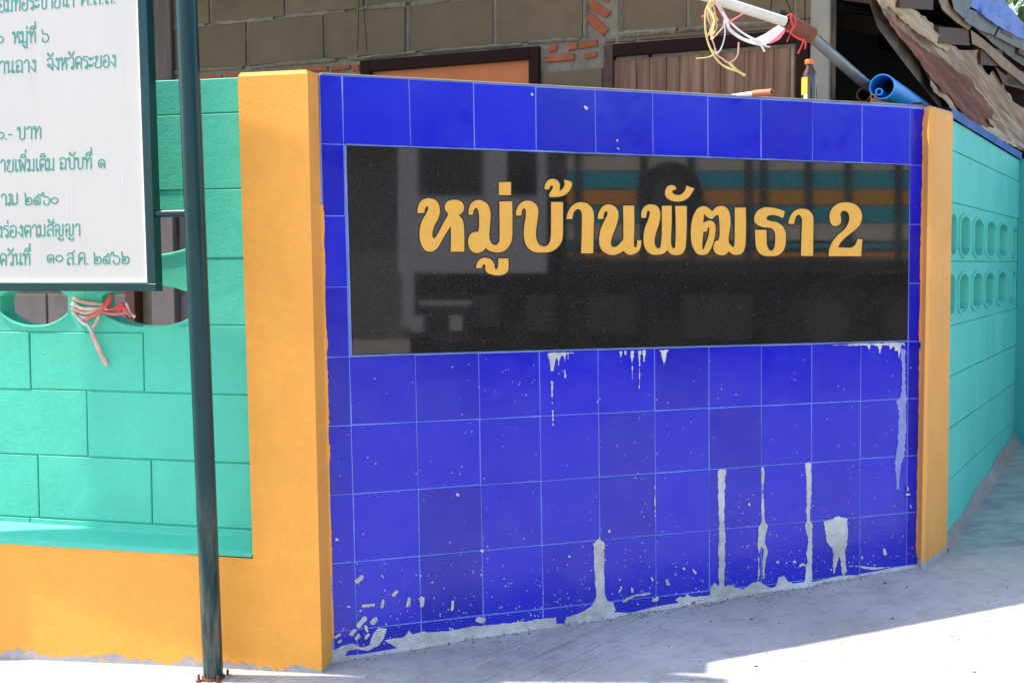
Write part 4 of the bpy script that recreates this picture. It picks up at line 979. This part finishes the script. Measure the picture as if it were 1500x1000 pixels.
# ------------------------------------------------------------------ dark lean-to room between house and right wall
rm = root('lean_to_shed', (2.6, 6.4, .1), 'dark lean-to shed with brown rafters and peeling fascia behind the right pillar', 'shed')
s_ = MB(); pA = W(HW, 2.06, 0, -.12)
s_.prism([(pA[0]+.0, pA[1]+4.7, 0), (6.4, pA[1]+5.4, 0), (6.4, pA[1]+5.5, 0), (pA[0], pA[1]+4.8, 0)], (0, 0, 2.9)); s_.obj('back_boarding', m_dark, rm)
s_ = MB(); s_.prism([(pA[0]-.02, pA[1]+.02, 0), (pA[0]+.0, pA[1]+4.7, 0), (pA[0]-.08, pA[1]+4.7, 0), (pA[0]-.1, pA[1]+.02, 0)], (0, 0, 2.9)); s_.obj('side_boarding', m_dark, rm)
EV = shifted(RW, -.16)
def epx(x, y, off=0): return pt(x, y, EV, off)
def epoly(name, pts, o0, o1, mat, jag=0, step=1.0, seed=2, warp=.0):
    a = np.array(pts); xs, ys, X, Y = grid(a[:, 0].min()-3, a[:, 0].max()+3, a[:, 1].min()-3, a[:, 1].max()+3, step)
    f = poly_field(X, Y, pts)+(vnoise(X, Y, 5, seed)-.5)*jag+(vnoise(X, Y, 14, seed+1)-.5)*jag
    mb = MB()
    def mp(x, y, o):
        wv = warp*(vnoise(np.array([x]), np.array([y]), 9, seed+2)[0]-.5)+warp*2*(vnoise(np.array([x]), np.array([y]), 25, seed+3)[0]-.5)
        return pt(x, y, EV, o+wv)
    # cells are not merged so that the surface can bend
    V = {}; ins = f > 0
    march_cells(mb, f, xs, ys, mp, o0, o1); return mb.obj(name, mat, rm, smooth=True)
def march_cells(mb, fld, xs, ys, mp, o0, o1):
    nx = len(xs)
    for i in range(nx-1):     # columns one by one: nothing merges along x
        pass
    cache = {}; V = []; Fc = []
    def vid(x, y, lay):
        k = (round(x, 4), round(y, 4), lay)
        if k not in cache: cache[k] = len(V); V.append(mp(x, y, o1 if lay else o0))
        return cache[k]
    for j in range(len(ys)-1):
        for i in range(nx-1):
            c_ = [(xs[i], ys[j], fld[j, i]), (xs[i+1], ys[j], fld[j, i+1]), (xs[i+1], ys[j+1], fld[j+1, i+1]), (xs[i], ys[j+1], fld[j+1, i])]
            poly = []
            for a in range(4):
                p, q = c_[a], c_[(a+1) % 4]
                if p[2] > 0: poly.append((p[0], p[1], 0))
                if (p[2] > 0) != (q[2] > 0):
                    t = min(max(p[2]/(p[2]-q[2]), .02), .98); poly.append((p[0]+(q[0]-p[0])*t, p[1]+(q[1]-p[1])*t, 1))
            if len(poly) >= 3:
                Fc.append(tuple(vid(p[0], p[1], 1) for p in poly)); Fc.append(tuple(vid(p[0], p[1], 0) for p in poly)[::-1])
                for a in range(len(poly)):
                    p, q = poly[a], poly[(a+1) % len(poly)]
                    if p[2] and q[2]: Fc.append((vid(p[0], p[1], 1), vid(p[0], p[1], 0), vid(q[0], q[1], 0), vid(q[0], q[1], 1)))
    mb.add(V, Fc)
# dark beam under the fascia
s_ = MB()
bp = [(1262,-30),(1290,-30),(1300,15),(1345,85),(1385,135),(1420,175),(1395,175),(1370,150),(1330,100),(1285,40)]
s_.prism([epx(x, y, -.02) for x, y in bp], epx(1400, 100, -.10)-epx(1400, 100, -.02)); s_.obj('eave_beam', m_timber, rm)
# layers of the peeling fascia
epoly('peeling_ply', [(1285,-25),(1312,-25),(1322,0),(1345,18),(1372,42),(1392,64),(1405,72),(1436,74),(1440,98),(1448,110),(1454,104),(1466,118),(1484,148),(1512,168),(1545,195),(1545,262),(1500,214),(1470,201),(1442,192),(1420,184),(1400,164),(1384,140),(1362,116),(1348,92),(1328,66),(1310,42),(1292,18)], -.004, .0, m_peel, 3.0, 1.5, 2, .008)
epoly('tan_ply_edge', [(1280,-25),(1312,-25),(1322,0),(1345,20),(1372,46),(1392,70),(1388,76),(1360,58),(1335,42),(1316,26),(1300,8),(1296,22),(1286,6)], .008, .012, m_ply, 2.5, 1.5, 5, .012)
epoly('tan_ply_edge', [(1362,116),(1374,128),(1390,142),(1402,162),(1418,180),(1440,186),(1462,190),(1480,200),(1500,214),(1500,222),(1470,205),(1440,197),(1416,189),(1400,172),(1384,146),(1368,134),(1364,126)], .012, .016, m_ply, 2.5, 1.2, 9, .010)
epoly('maroon_facing', [(1291,8),(1298,18),(1312,36),(1330,52),(1350,68),(1376,84),(1402,102),(1424,116),(1430,130),(1444,146),(1456,164),(1452,172),(1466,190),(1455,196),(1436,186),(1414,170),(1404,158),(1390,140),(1378,132),(1362,112),(1350,96),(1334,74),(1320,54),(1306,38)], .010, .015, m_maroon, 3.0, 1.5, 13, .012)
epoly('peeling_ply', [(1446,172),(1460,180),(1480,190),(1500,204),(1530,220),(1530,240),(1500,218),(1474,202),(1462,200)], .018, .022, m_peel, 3.5, 1.2, 21, .012)
# rafters and battens
def rafter(x0, y0, x1, y1, dep=.5):
    q = [epx(x0, y1, .02), epx(x1, y1+3, .02), epx(x1, y0+3, .02), epx(x0, y0, .02)]
    n_ = np.array([RW[1][1], -RW[1][0], 0])*-dep; s_ = MB(); s_.prism(q, n_+np.array([0, 0, .12])); s_.obj('rafter', m_rafter, rm)
for a in ((1318,-8,1367,12), (1375,40,1421,64), (1437,70,1469,95), (1476,102,1500,124), (1505,128,1526,146)): rafter(*a)
def strip(name, pts, o0, o1, mat):
    s_ = MB(); s_.prism([epx(x, y, o1) for x, y in pts], epx(1400, 100, o0)-epx(1400, 100, o1)); s_.obj(name, mat, rm)
strip('batten', [(1367,-20),(1380,-20),(1392,8),(1424,38),(1418,44),(1400,32),(1380,14)], -.01, .03, m_batten)
strip('batten', [(1422,44),(1436,54),(1462,76),(1492,102),(1530,130),(1530,150),(1490,116),(1466,98),(1440,72),(1424,64)], -.01, .03, m_batten)
strip('lower_batten', [(1458,98),(1472,110),(1530,138),(1530,150),(1500,132),(1470,124)], -.02, .02, m_rafter)
# roof sheets with real corrugation depth, blue tarpaulin over them
def sheet(name, lo, hi, off0, off1, mat, n=40, amp=.005, per=5):
    v = []; 
    for i in range(n+1):
        t = i/n
        def ip(L_):
            s__ = t*(len(L_)-1); k_ = min(int(s__), len(L_)-2); f_ = s__-k_
            return (L_[k_][0]*(1-f_)+L_[k_+1][0]*f_, L_[k_][1]*(1-f_)+L_[k_+1][1]*f_)
        a, b = ip(lo), ip(hi); w_ = amp*sin(i*2*pi/per)
        v += [pt(*a, EV, off0+w_), pt(*b, EV, off1+w_), pt(*b, EV, off1+w_-.004), pt(*a, EV, off0+w_-.004)]
    mb = MB(); mb.add(v, [(4*i+k, 4*i+(k+1) % 4, 4*i+4+(k+1) % 4, 4*i+4+k) for i in range(n) for k in range(4)]); mb.obj(name, mat, rm, smooth=False)
epoly('roof_sheet', [(1372,-40),(1376,-20),(1394,6),(1418,34),(1450,60),(1484,86),(1520,112),(1560,140),(1560,100),(1500,66),(1458,46),(1424,20),(1402,-10),(1398,-40)], -.03, .03, m_roof, 1.2, 1.5, 31, .004)
epoly('roof_board', [(1384,-36,),(1424,-36),(1424,4),(1413,29),(1398,14)], .034, .046, m_board_grey, .8, 1.2, 33)
epoly('roof_board', [(1418,12),(1438,20),(1463,37),(1456,52),(1436,45),(1413,31)], .034, .046, m_board_grey, .8, 1.2, 35)
epoly('roof_board', [(1466,39),(1492,52),(1528,68),(1528,88),(1482,66),(1458,53)], .034, .046, m_board_grey, .8, 1.2, 37)
epoly('blue_tarpaulin', [(1416,-36),(1420,8),(1438,22),(1463,39),(1491,55),(1560,86),(1560,66),(1512,44),(1496,30),(1480,12),(1466,-8),(1460,-36)], .050, .058, m_tarp, 1.5, 1.2, 41, .02)
nb = np.array([RW[1][1], -RW[1][0], 0])
s_ = MB(); lo_ = [epx(x, y, -.04) for x, y in [(1398,-30),(1424,10),(1464,34),(1500,54),(1560,84)]]; hi_ = [p-nb*1.6+np.array([0, 0, .12]) for p in lo_]
s_.add(lo_+hi_+[p-np.array([0, 0, .02]) for p in lo_+hi_], [(k, k+1, 6+k, 5+k) for k in range(4)]+[(10+k, 15+k, 16+k, 11+k) for k in range(4)]); s_.obj('roof_slope', m_roof, rm)
for x, y in ((1467,48),(1492,78),(1516,96)):
    s_ = MB(); s_.prism([epx(x, y, .05), epx(x+17, y+9, .05), epx(x+16, y+2, .05), epx(x+2, y-7, .05)], nb*-.3); s_.obj('rafter_end', m_rafter, rm)
# added dark sheet behind the battens, standing in for shade where sky showed
s_ = MB(); s_.prism([epx(x, y, -.5) for x, y in [(1335,-40),(1372,-40),(1392,0),(1440,50),(1500,100),(1570,160),(1570,200),(1490,140),(1430,80),(1380,40)]], epx(1400, 100, -.55)-epx(1400, 100, -.5)); s_.obj('shade_backing', m_dark, rm)
s_ = MB(); s_.prism([W(RW, .25, 1.74, -.14), W(RW, 2.6, 1.74, -.14), W(RW, 2.6, 1.74, -.2), W(RW, .25, 1.74, -.2)], (0, 0, .05)); s_.obj('wall_plate', m_timber, rm)
a, b = W(RW, -.35, 0, -.30), W(RW, 3.6, 0, -.30); s_ = MB()
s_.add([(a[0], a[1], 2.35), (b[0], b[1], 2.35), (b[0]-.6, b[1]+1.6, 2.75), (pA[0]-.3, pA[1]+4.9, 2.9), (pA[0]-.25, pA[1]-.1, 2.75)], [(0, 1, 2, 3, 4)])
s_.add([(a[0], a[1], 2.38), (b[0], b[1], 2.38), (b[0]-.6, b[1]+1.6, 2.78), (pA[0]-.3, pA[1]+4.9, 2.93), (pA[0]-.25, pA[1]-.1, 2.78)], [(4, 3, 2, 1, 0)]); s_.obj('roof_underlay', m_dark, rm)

# ------------------------------------------------------------------ pipes, bottle, twine on the wall top
bl = at_y(1292, 127, 4.42); be = at_y(1392, 190, 6.3)
pv = root('blue_pipe', bl, 'large open-ended blue plastic pipe on the wall top beside the right pillar', 'pipe')
s_ = MB(); s_.pipe(bl, be, .0445, .0405, 36); s_.obj('pipe_wall', m_pvc, pv, smooth=True)
s_ = MB(); s_.tube([bl+(be-bl)*.10, bl+(be-bl)*.11], .0402, 24); s_.obj('bore_shade', m_black, pv)  # black disc plugging the pipe, standing in for the shade deep inside
i0 = at_y(1287.5, 134.5, 4.43); i0 = i0+np.array([0, 0, 0]); 
s_ = MB(); s_.pipe(i0, i0+(be-bl)*.22, .0130, .0085, 24); tag(s_.obj('small_blue_pipe', m_pvc, smooth=True), 'thin blue pipe lying inside the mouth of the large blue pipe', 'pipe')
a = at_y(1265, 139, 4.50); b = at_y(1330, 168, 5.6)
s_ = MB(); s_.pipe(a, b, .0265, .0215, 26); tag(s_.obj('rusty_pipe', m_rust, smooth=True), 'open rusty brown pipe end left of the blue pipe', 'pipe')
a = at_y(1279, 142, 4.42); b = at_y(1318, 160, 5.2)
s_ = MB(); s_.pipe(a, b, .0105, .0065, 16); tag(s_.obj('thin_pipe', m_copper, smooth=True), 'thin pipe wedged between rusty pipe and blue pipe', 'pipe')
a = at_y(1278, 148, 4.36); b = at_y(1300, 153, 4.5)
s_ = MB(); s_.tube([a, b], .009, 10); tag(s_.obj('wooden_stick', m_batten, smooth=True), 'short tan stick under the small pipes on the wall top', 'stick')
a = at_y(1131, 135, 3.99); b = at_y(1072, 140, 4.10); m_ = a+(b-a)*.45
cp = root('painted_pipe', a, 'short orange and white pipe end lying on the wall top before the plank door', 'pipe')
s_ = MB(); s_.pipe(a, m_, .0110, .0080, 18); s_.obj('orange_end', m_copper, cp, smooth=True)
s_ = MB(); s_.tube([m_, b], [.0085, .004], 16); s_.obj('white_length', m_whitepipe, cp, smooth=True)
# energy drink bottle
bx = W(TW, 1.640, 1.7145, -.055); 
bt = root('energy_drink_bottle', bx, 'small brown glass bottle with orange cap and yellow label on the wall top', 'bottle')
s_ = MB(); s_.lathe(bx, [(.022, 0), (.0255, .003), (.0255, .086), (.023, .100), (.013, .118), (.0115, .129)], 24); s_.obj('glass_body', m_glass_b, bt, smooth=True)
s_ = MB(); s_.lathe(bx+np.array([0, 0, .129]), [(.0148, 0), (.0155, .002), (.0155, .014), (.0145, .016)], 20); s_.obj('screw_cap', m_cap, bt)
def arc_patch(cx, r, a0, a1, z0, z1, n=8):
    v = []
    for i in range(n+1):
        an = a0+(a1-a0)*i/n
        for rr, z_ in ((r, z0), (r, z1), (r-.0008, z1), (r-.0008, z0)): v.append((cx[0]+rr*cos(an), cx[1]+rr*sin(an), cx[2]+z_))
    return v, [(4*i+k, 4*i+(k+1) % 4, 4*i+4+(k+1) % 4, 4*i+4+k) for i in range(n) for k in range(4)]
s_ = MB(); s_.add(*arc_patch(bx, .0262, radians(178), radians(244), .026, .084)); s_.obj('yellow_label', m_blabel, bt)
s_ = MB(); s_.add(*arc_patch(bx, .0261, radians(215), radians(244), .006, .0255)); s_.obj('white_label', m_wlabel, bt)
# inserted pipes forming a slanting pole
pe = root('slanting_pole', at_y(1180, 50, 4.1), 'slanting pole of grey pipe, rusty sleeve and white pipe above the tiled wall', 'pole')
w0 = at_y(1000, -16, 3.92); w1 = at_y(1150, 32, 4.02); s_ = MB(); s_.tube([w0, w1], .0165, 18); s_.obj('white_pipe', m_whitepipe, pe, smooth=True)
c0 = at_y(1138, 22, 4.06); c1 = at_y(1152, 28, 4.07); s_ = MB(); s_.tube([c0, c1], .022, 18); s_.obj('black_tape', m_black, pe, smooth=True)
r0 = at_y(1150, 32, 4.07); r1 = at_y(1189, 52, 4.12); s_ = MB(); s_.pipe(r0, r1, .0275, .022, 22); s_.obj('rusty_sleeve', m_rust, pe, smooth=True)
g0 = at_y(1180, 46, 4.12); g1 = at_y(1315, 165, 4.75); s_ = MB(); s_.tube([g0, g1], .0195, 20); s_.obj('grey_pipe', m_galv, pe, smooth=True)
# twine tangle
TWP = ((0, 3.90), (1., 0.))
tg = root('twine_tangle', at_y(1045, 20, 3.9), 'tangle of yellow, pink and white plastic twine hanging from the white pipe', 'twine')
def tw(pts, r, mat, off=0, name='strand', flat=.6): tubepx(name, pts, TWP, [off+random.uniform(-.012, .012) for _ in pts], r, mat, tg, flat)
tw([(1043,0),(1034,15),(1033,40),(1037,62),(1048,85),(1062,98),(1078,104),(1092,110)], .0032, m_tw_yel)
tw([(1046,0),(1040,18),(1044,38),(1036,55),(1040,70),(1046,78),(1038,84),(1020,86)], .0030, m_tw_yel)
tw([(1042,0),(1037,25),(1045,45),(1042,58),(1050,50),(1060,38),(1062,25),(1055,12),(1047,2)], .0034, m_tw_mix)
tw([(1048,2),(1056,14),(1064,28),(1068,42),(1082,54),(1100,62),(1118,66)], .0055, m_tw_white, flat=.5)
tw([(1048,4),(1060,22),(1075,38),(1090,50),(1105,58),(1118,62)], .0034, m_tw_white)
tw([(1038,20),(1028,25),(1036,22)], .0034, m_tw_pink)
tw([(1050,5),(1057,22),(1066,32),(1076,28),(1088,21)], .0042, m_tw_pink)
tw([(1044,6),(1048,26),(1040,46),(1046,66),(1050,80),(1058,86),(1068,92),(1080,82),(1082,62)], .0026, m_tw_mix)
tw([(1045,20),(1052,30),(1048,26),(1040,12)], .003, m_tw_yel)
tw([(1036,10),(1046,30),(1042,52),(1050,40),(1046,20)], .0036, m_tw_yel, .01)
tw([(1060,30),(1062,50),(1056,72),(1048,80)], .0022, m_tw_white)
tw([(1068,92),(1078,102),(1091,111)], .0040, m_tw_yel, name='frayed_end')
# wide ribbon: white cloth strip with red lining
def ribbon(name, top, bot, mat, offs, par=tg, pl=TWP, th=.002):
    n_ = len(top); v = []
    for i in range(n_):
        o_ = offs[i] if hasattr(offs, '__len__') else offs
        v += [pt(*top[i], pl, o_), pt(*bot[i], pl, o_+.004), pt(*bot[i], pl, o_+.004-th), pt(*top[i], pl, o_-th)]
    mb = MB(); mb.add(v, [(4*i+k, 4*i+(k+1) % 4, 4*i+4+(k+1) % 4, 4*i+4+k) for i in range(n_-1) for k in range(4)]); return mb.obj(name, mat, par, smooth=True)
ribbon('cloth_strip', [(1096,58),(1108,56),(1120,50),(1132,42),(1140,37)], [(1098,63),(1110,66),(1122,66),(1136,56),(1150,42)], m_tw_white, [.0,.004,.008,.004,.0])
ribbon('red_lining', [(1116,62),(1126,58),(1138,50),(1149,44)], [(1118,65),(1130,64),(1142,58),(1150,47)], m_tw_pink, [-.01]*4)
tw([(1112,64),(1117,70),(1120,76)], .0034, m_tw_white); tw([(1114,64),(1122,68),(1128,69)], .0028, m_tw_white)
rt_ = root('red_string', at_y(1165, 40, 4.0), 'red string knotted round the rusty sleeve, ends dangling beside the bottle', 'string')
for pts, r in (([(1133,36),(1134,30),(1146,30),(1156,22),(1164,25),(1165,36),(1158,46),(1148,44)], .0026), ([(1160,20),(1158,28),(1162,40),(1158,48),(1168,56),(1178,60)], .0032), ([(1178,58),(1174,68),(1169,79)], .0028), ([(1177,57),(1180,64),(1179,72)], .0028), ([(1158,48),(1156,54),(1153,62)], .0014)):
    tubepx('strand', pts, ((0, 4.03), (1., 0.)), 0.0, r, m_tw_red, rt_)

# ------------------------------------------------------------------ litter on the ground
def gnd(px, py):
    r = ray(px, py); t = 1.
    for _ in range(60): p = CAM+r*t; t -= (p[2]-gzl(p[0], p[1]))/r[2]
    return CAM+r*t
def leaf(px, py, s, lab, rz=0):
    c_ = gnd(px, py)+np.array([0, 0, .004]); v = []
    for a, b, z_ in ((-1, 0, .1), (-.4, .45, .0), (.4, .4, .15), (1, 0, .35), (.4, -.4, .1), (-.4, -.45, .2)):
        v.append(c_+s*np.array([a*cos(rz)-b*sin(rz), a*sin(rz)+b*cos(rz), z_]))
    mb = MB(); mb.add(v+[c_+np.array([0, 0, .0])], [(i, (i+1) % 6, 6) for i in range(6)]); tag(mb.obj('dry_leaf', m_leafdry), lab, 'leaf', 'dry leaves near the wall foot')
leaf(1336, 829, .016, 'curled reddish leaf at the foot of the narrow orange pillar', .2)
leaf(1296, 855, .010, 'small reddish leaf on shaded concrete left of the narrow pillar', 1)
leaf(1015, 884, .012, 'dark red leaf close to the tiled wall foot, right of the wide cement smear', .6)
leaf(1255, 843, .010, 'tiny brown leaf at the wall foot below the widest cement patch', .1)
mb = MB()
for _ in range(220):
    x = random.uniform(300, 1490); y = random.uniform(800, 999)
    if y < 985-(x-480)*.157+8: continue
    p = gnd(x, y); s__ = random.uniform(.0008, .0034) if random.random() < .95 else .006
    mb.lathe(p-np.array([0, 0, s__*.3]), [(s__, 0), (s__*.9, s__*.6), (s__*.3, s__*.9)], 5)
for _ in range(200):
    u_ = random.uniform(-.02, 2.1); p = W(TW, u_, 0, abs(random.gauss(.012, .02))+.006); p[2] = gzl(p[0], p[1])
    s__ = random.uniform(.001, .0042); mb.lathe(p-np.array([0, 0, s__*.3]), [(s__, 0), (s__*.9, s__*.6), (s__*.3, s__*.9)], 5)
for _ in range(420):
    u_ = random.uniform(-.02, 2.1); p = W(TW, u_, 0, abs(random.gauss(.0, .05))+.01); p[2] = gzl(p[0], p[1])
    if vnoise(np.array([u_*6+9]), np.array([2.2]), .7, 31)[0] < .45: continue
    s__ = random.uniform(.0008, .0026); mb.lathe(p-np.array([0, 0, s__*.2]), [(s__*1.3, 0), (s__, s__*.5), (s__*.4, s__*.7)], 5)
tag(mb.obj('grit', m_pebble), 'scattered grit and crumbs on the concrete', 'grit', kind='stuff')
# cement fillet along the foot of the tiled wall and round the right pillar
mb = MB(); n = 120; v = []
for i in range(n+1):
    u_ = -.06+2.15*i/n; a_ = .004+.020*vnoise(np.array([u_*10+5]), np.array([.5]), 1.1, 9)[0]; h_ = -.004+.018*vnoise(np.array([u_*10+5]), np.array([4.5]), .8, 9)[0]
    p0 = W(TW, u_, 0, .0035); p1 = W(TW, u_, 0, a_*.5+.004); p2 = W(TW, u_, 0, a_*1.6+.01)
    v += [(p0[0], p0[1], gzl(*p0[:2])+h_), (p1[0], p1[1], gzl(*p1[:2])+h_*.6), (p2[0], p2[1], gzl(*p2[:2])-.004)]
mb.add(v, [(3*i+k, 3*i+3+k, 3*i+4+k, 3*i+1+k) for i in range(n) for k in range(2)]); o = mb.obj('cement_fillet', m_splat, wall, smooth=True)

# ------------------------------------------------------------------ across the street (seen mirrored in the granite)
nW = np.array([TW[1][1], -TW[1][0], 0]); AW = np.array([TW[0][0], TW[0][1], 0])
def mirror(p): p = np.array(p, float); return p-2*((p-AW)@nW)*nW
def vm(x, y, D=13.0): return mirror(at_y(x, y, D))      # mirrored place of what the plaque reflects
tk = root('flatbed_truck', mirror(np.array([1.5, 13.5, 0])), 'grey-cabbed flatbed truck with teal and orange side rails, parked opposite and mirrored in the plaque', 'truck')
m_cab = plain('grey_cab_paint', (.50, .50, .55), .35, coat=.5); m_win = plain('dark_window', (.01, .01, .012), .1); m_tyre = plain('tyre_rubber', (.015, .015, .015), .8)
m_rimm = plain('dark_rim', (.06, .06, .06)); m_rt = plain('teal_rail', (.01, .42, .50), .5); m_ro = plain('orange_rail', (.80, .34, .03), .5); m_rw = plain('pale_rail', (.62, .55, .46), .6); m_ch = plain('truck_chassis', (.02, .02, .02), .7)
def tbox(x0, y0, x1, y1, D0, D1, mat, name, par=tk):
    q = [at_y(x, y, D0)*1 for x, y in ((x0, y1), (x1, y1), (x1, y0), (x0, y0))]
    # keep true depth: same x and z, moved back
    b = [p+np.array([0, D1-D0, 0]) for p in q]; s_ = MB(); s_.add([mirror(p) for p in q+b], [(0, 1, 2, 3), (7, 6, 5, 4), (0, 4, 5, 1), (1, 5, 6, 2), (2, 6, 7, 3), (3, 7, 4, 0)])
    return s_.obj(name, mat, par)
cab = tbox(582, 130, 800, 400, 13, 14.8, m_cab, 'cab'); tbox(612, 150, 705, 285, 12.98, 12.995, m_win, 'side_window', cab.name); tbox(742, 150, 784, 285, 12.98, 12.995, m_win, 'rear_window', cab.name)
tbox(600, 400, 1560, 524, 13.25, 14.7, m_ch, 'chassis_and_shade')  # drawn deep so its black also stands for the shade under the truck
tbox(612, 440, 690, 447, 12.95, 13.02, m_cab, 'side_step'); tbox(588, 395, 606, 480, 12.95, 13.0, m_cab, 'step_post'); tbox(600, 462, 620, 486, 12.9, 12.95, m_cab, 'step_plate'); tbox(658, 462, 676, 484, 12.9, 12.95, m_cab, 'step_plate'); 
for y0, y1, mt in ((228, 250, m_rw), (252, 276, m_rt), (278, 300, m_ro), (302, 326, m_rt), (328, 352, m_rw), (357, 363, m_rt), (370, 376, m_ro)):
    tbox(830, y0, 1540, y1, 13.0, 13.06, mt, 'side_rail')
for x in (840, 936, 1006, 1090, 1112, 1178, 1236, 1310, 1400, 1530): tbox(x, 215, x+9, 385, 12.96, 12.995, m_rimm, 'stake')
tbox(825, 382, 1540, 398, 13.0, 14.7, m_ch, 'deck')
for k_, (x0_, x1_) in enumerate(((690, 730), (770, 812), (860, 930), (1000, 1100))): tbox(x0_, 432, x1_, 478+6*k_, 13.05, 13.2, m_rimm, 'fuel_tank' if k_ else 'battery_box')
for x, yy_ in ((655, 470), (1210, 470), (1330, 470), (980, 285)):
    c_ = at_y(x, yy_, 13.1 if yy_ > 400 else 12.9); s_ = MB(); n_ = 24; R_ = .46 if yy_ > 400 else .34
    ring = [c_+np.array([R_*cos(a), 0, R_*sin(a)]) for a in np.linspace(0, 2*pi, n_+1)[:-1]]
    s_.add([mirror(p) for p in ring]+[mirror(p+np.array([0, .28 if yy_ > 400 else .09, 0])) for p in ring], [tuple(range(n_)), tuple(range(2*n_-1, n_-1, -1))]+[(i, n_+i, n_+(i+1) % n_, (i+1) % n_) for i in range(n_)])
    wh = s_.obj('wheel', m_tyre, tk)
    s_ = MB(); ring = [c_+np.array([R_*.55*cos(a), -.01, R_*.55*sin(a)]) for a in np.linspace(0, 2*pi, n_+1)[:-1]]; s_.add([mirror(p) for p in ring]+[mirror(c_+np.array([0, .0, 0]))], [(i, (i+1) % n_, n_) for i in range(n_)]); s_.obj('rim', m_rimm, wh.name)

# trees: one peeping over the roof at the right, a row across the street
def tree(name, base, h, R_, nl, ls, label, seed, fill=(.5, 1.0)):
    rr = random.Random(seed); t_ = root(name, base, label, 'tree')
    s_ = MB(); b = np.array(base); s_.tube([b-np.array([0, 0, .1]), b+np.array([.1, 0, h*.35]), b+np.array([0, .1, h*.7])], [.16, .12, .06], 9)
    tips = []
    for k in range(9):
        an = rr.uniform(0, 2*pi); s0 = b+np.array([.05, .05, h*rr.uniform(.35, .65)]); e = b+np.array([R_*.75*cos(an), R_*.75*sin(an), h*rr.uniform(.65, .98)])
        s_.tube([s0, (s0+e)/2+np.array([0, 0, .15]), e], [.05, .03, .012], 6); tips.append(e)
    s_.obj('trunk', m_trunk, t_, smooth=True)
    mb = MB(); v = []; f = []
    cl = [b+np.array([rr.gauss(0, R_*.45), rr.gauss(0, R_*.45), h*rr.uniform(.55, 1.05)]) for _ in range(26)]+tips
    for i in range(nl):
        c_ = rr.choice(cl)+np.array([rr.gauss(0, R_*.16), rr.gauss(0, R_*.16), rr.gauss(0, R_*.14)])
        a = np.array([rr.gauss(0, 1), rr.gauss(0, 1), rr.gauss(0, .5)]); a /= np.linalg.norm(a); q = np.cross(a, [rr.gauss(0, 1), rr.gauss(0, 1), rr.gauss(0, 1)]); q /= np.linalg.norm(q)+1e-9
        s__ = ls*rr.uniform(.6, 1.3); n0 = len(v); v += [c_-a*s__, c_+q*s__*.45, c_+a*s__, c_-q*s__*.45]; f.append((n0, n0+1, n0+2, n0+3))
    mb.add(v, f); mb.obj('crown', m_leaf, t_)
tree('shade_tree', (7.5, 15.2, 0), 4.9, 1.5, 5200, .085, 'leafy tree just showing above the blue tarpaulin at the top right corner', 3)
hb = root('house_opposite', mirror(np.array([2, 20, 0])), 'plain rendered house across the street, only mirrored in tiles and plaque', 'house')
def hbox(x0, x1, y0, y1, z0, z1, mat, name, par=hb):
    q = [(x0, y0, z0), (x1, y0, z0), (x1, y1, z0), (x0, y1, z0), (x0, y0, z1), (x1, y0, z1), (x1, y1, z1), (x0, y1, z1)]
    s_ = MB(); s_.hexa([mirror(p) for p in q]); return s_.obj(name, mat, par)
m_hw = grain('cream_render', (.20, .18, .17), .15, 2, .9); m_hr = grain('purple_roof', (.20, .12, .14), .2, 3, .8)
hbox(-3, 9, 19, 24, -.1, 3.0, m_hw, 'render_wall'); hbox(-3.6, 9.6, 18.2, 24.6, 3.01, 3.25, m_hr, 'roof')
hbox(0, 1.4, 18.95, 18.99, 1, 2.3, m_win, 'window'); hbox(4, 5.1, 18.95, 18.99, 0, 2.2, m_rafter, 'door')
for k, (x, y) in enumerate(((-9, 20), (-5.5, 24), (13, 22))):
    p = mirror(np.array([x, y, 0.])); tree('roadside_tree', (p[0], p[1], -.1), 6.5, 2.4, 2600, .22, ['dense roadside tree behind the viewer, mirrored faintly in the tiles', 'roadside tree beside the house opposite, behind the viewer', 'roadside tree past the flatbed truck, behind the viewer'][k], 20+k)
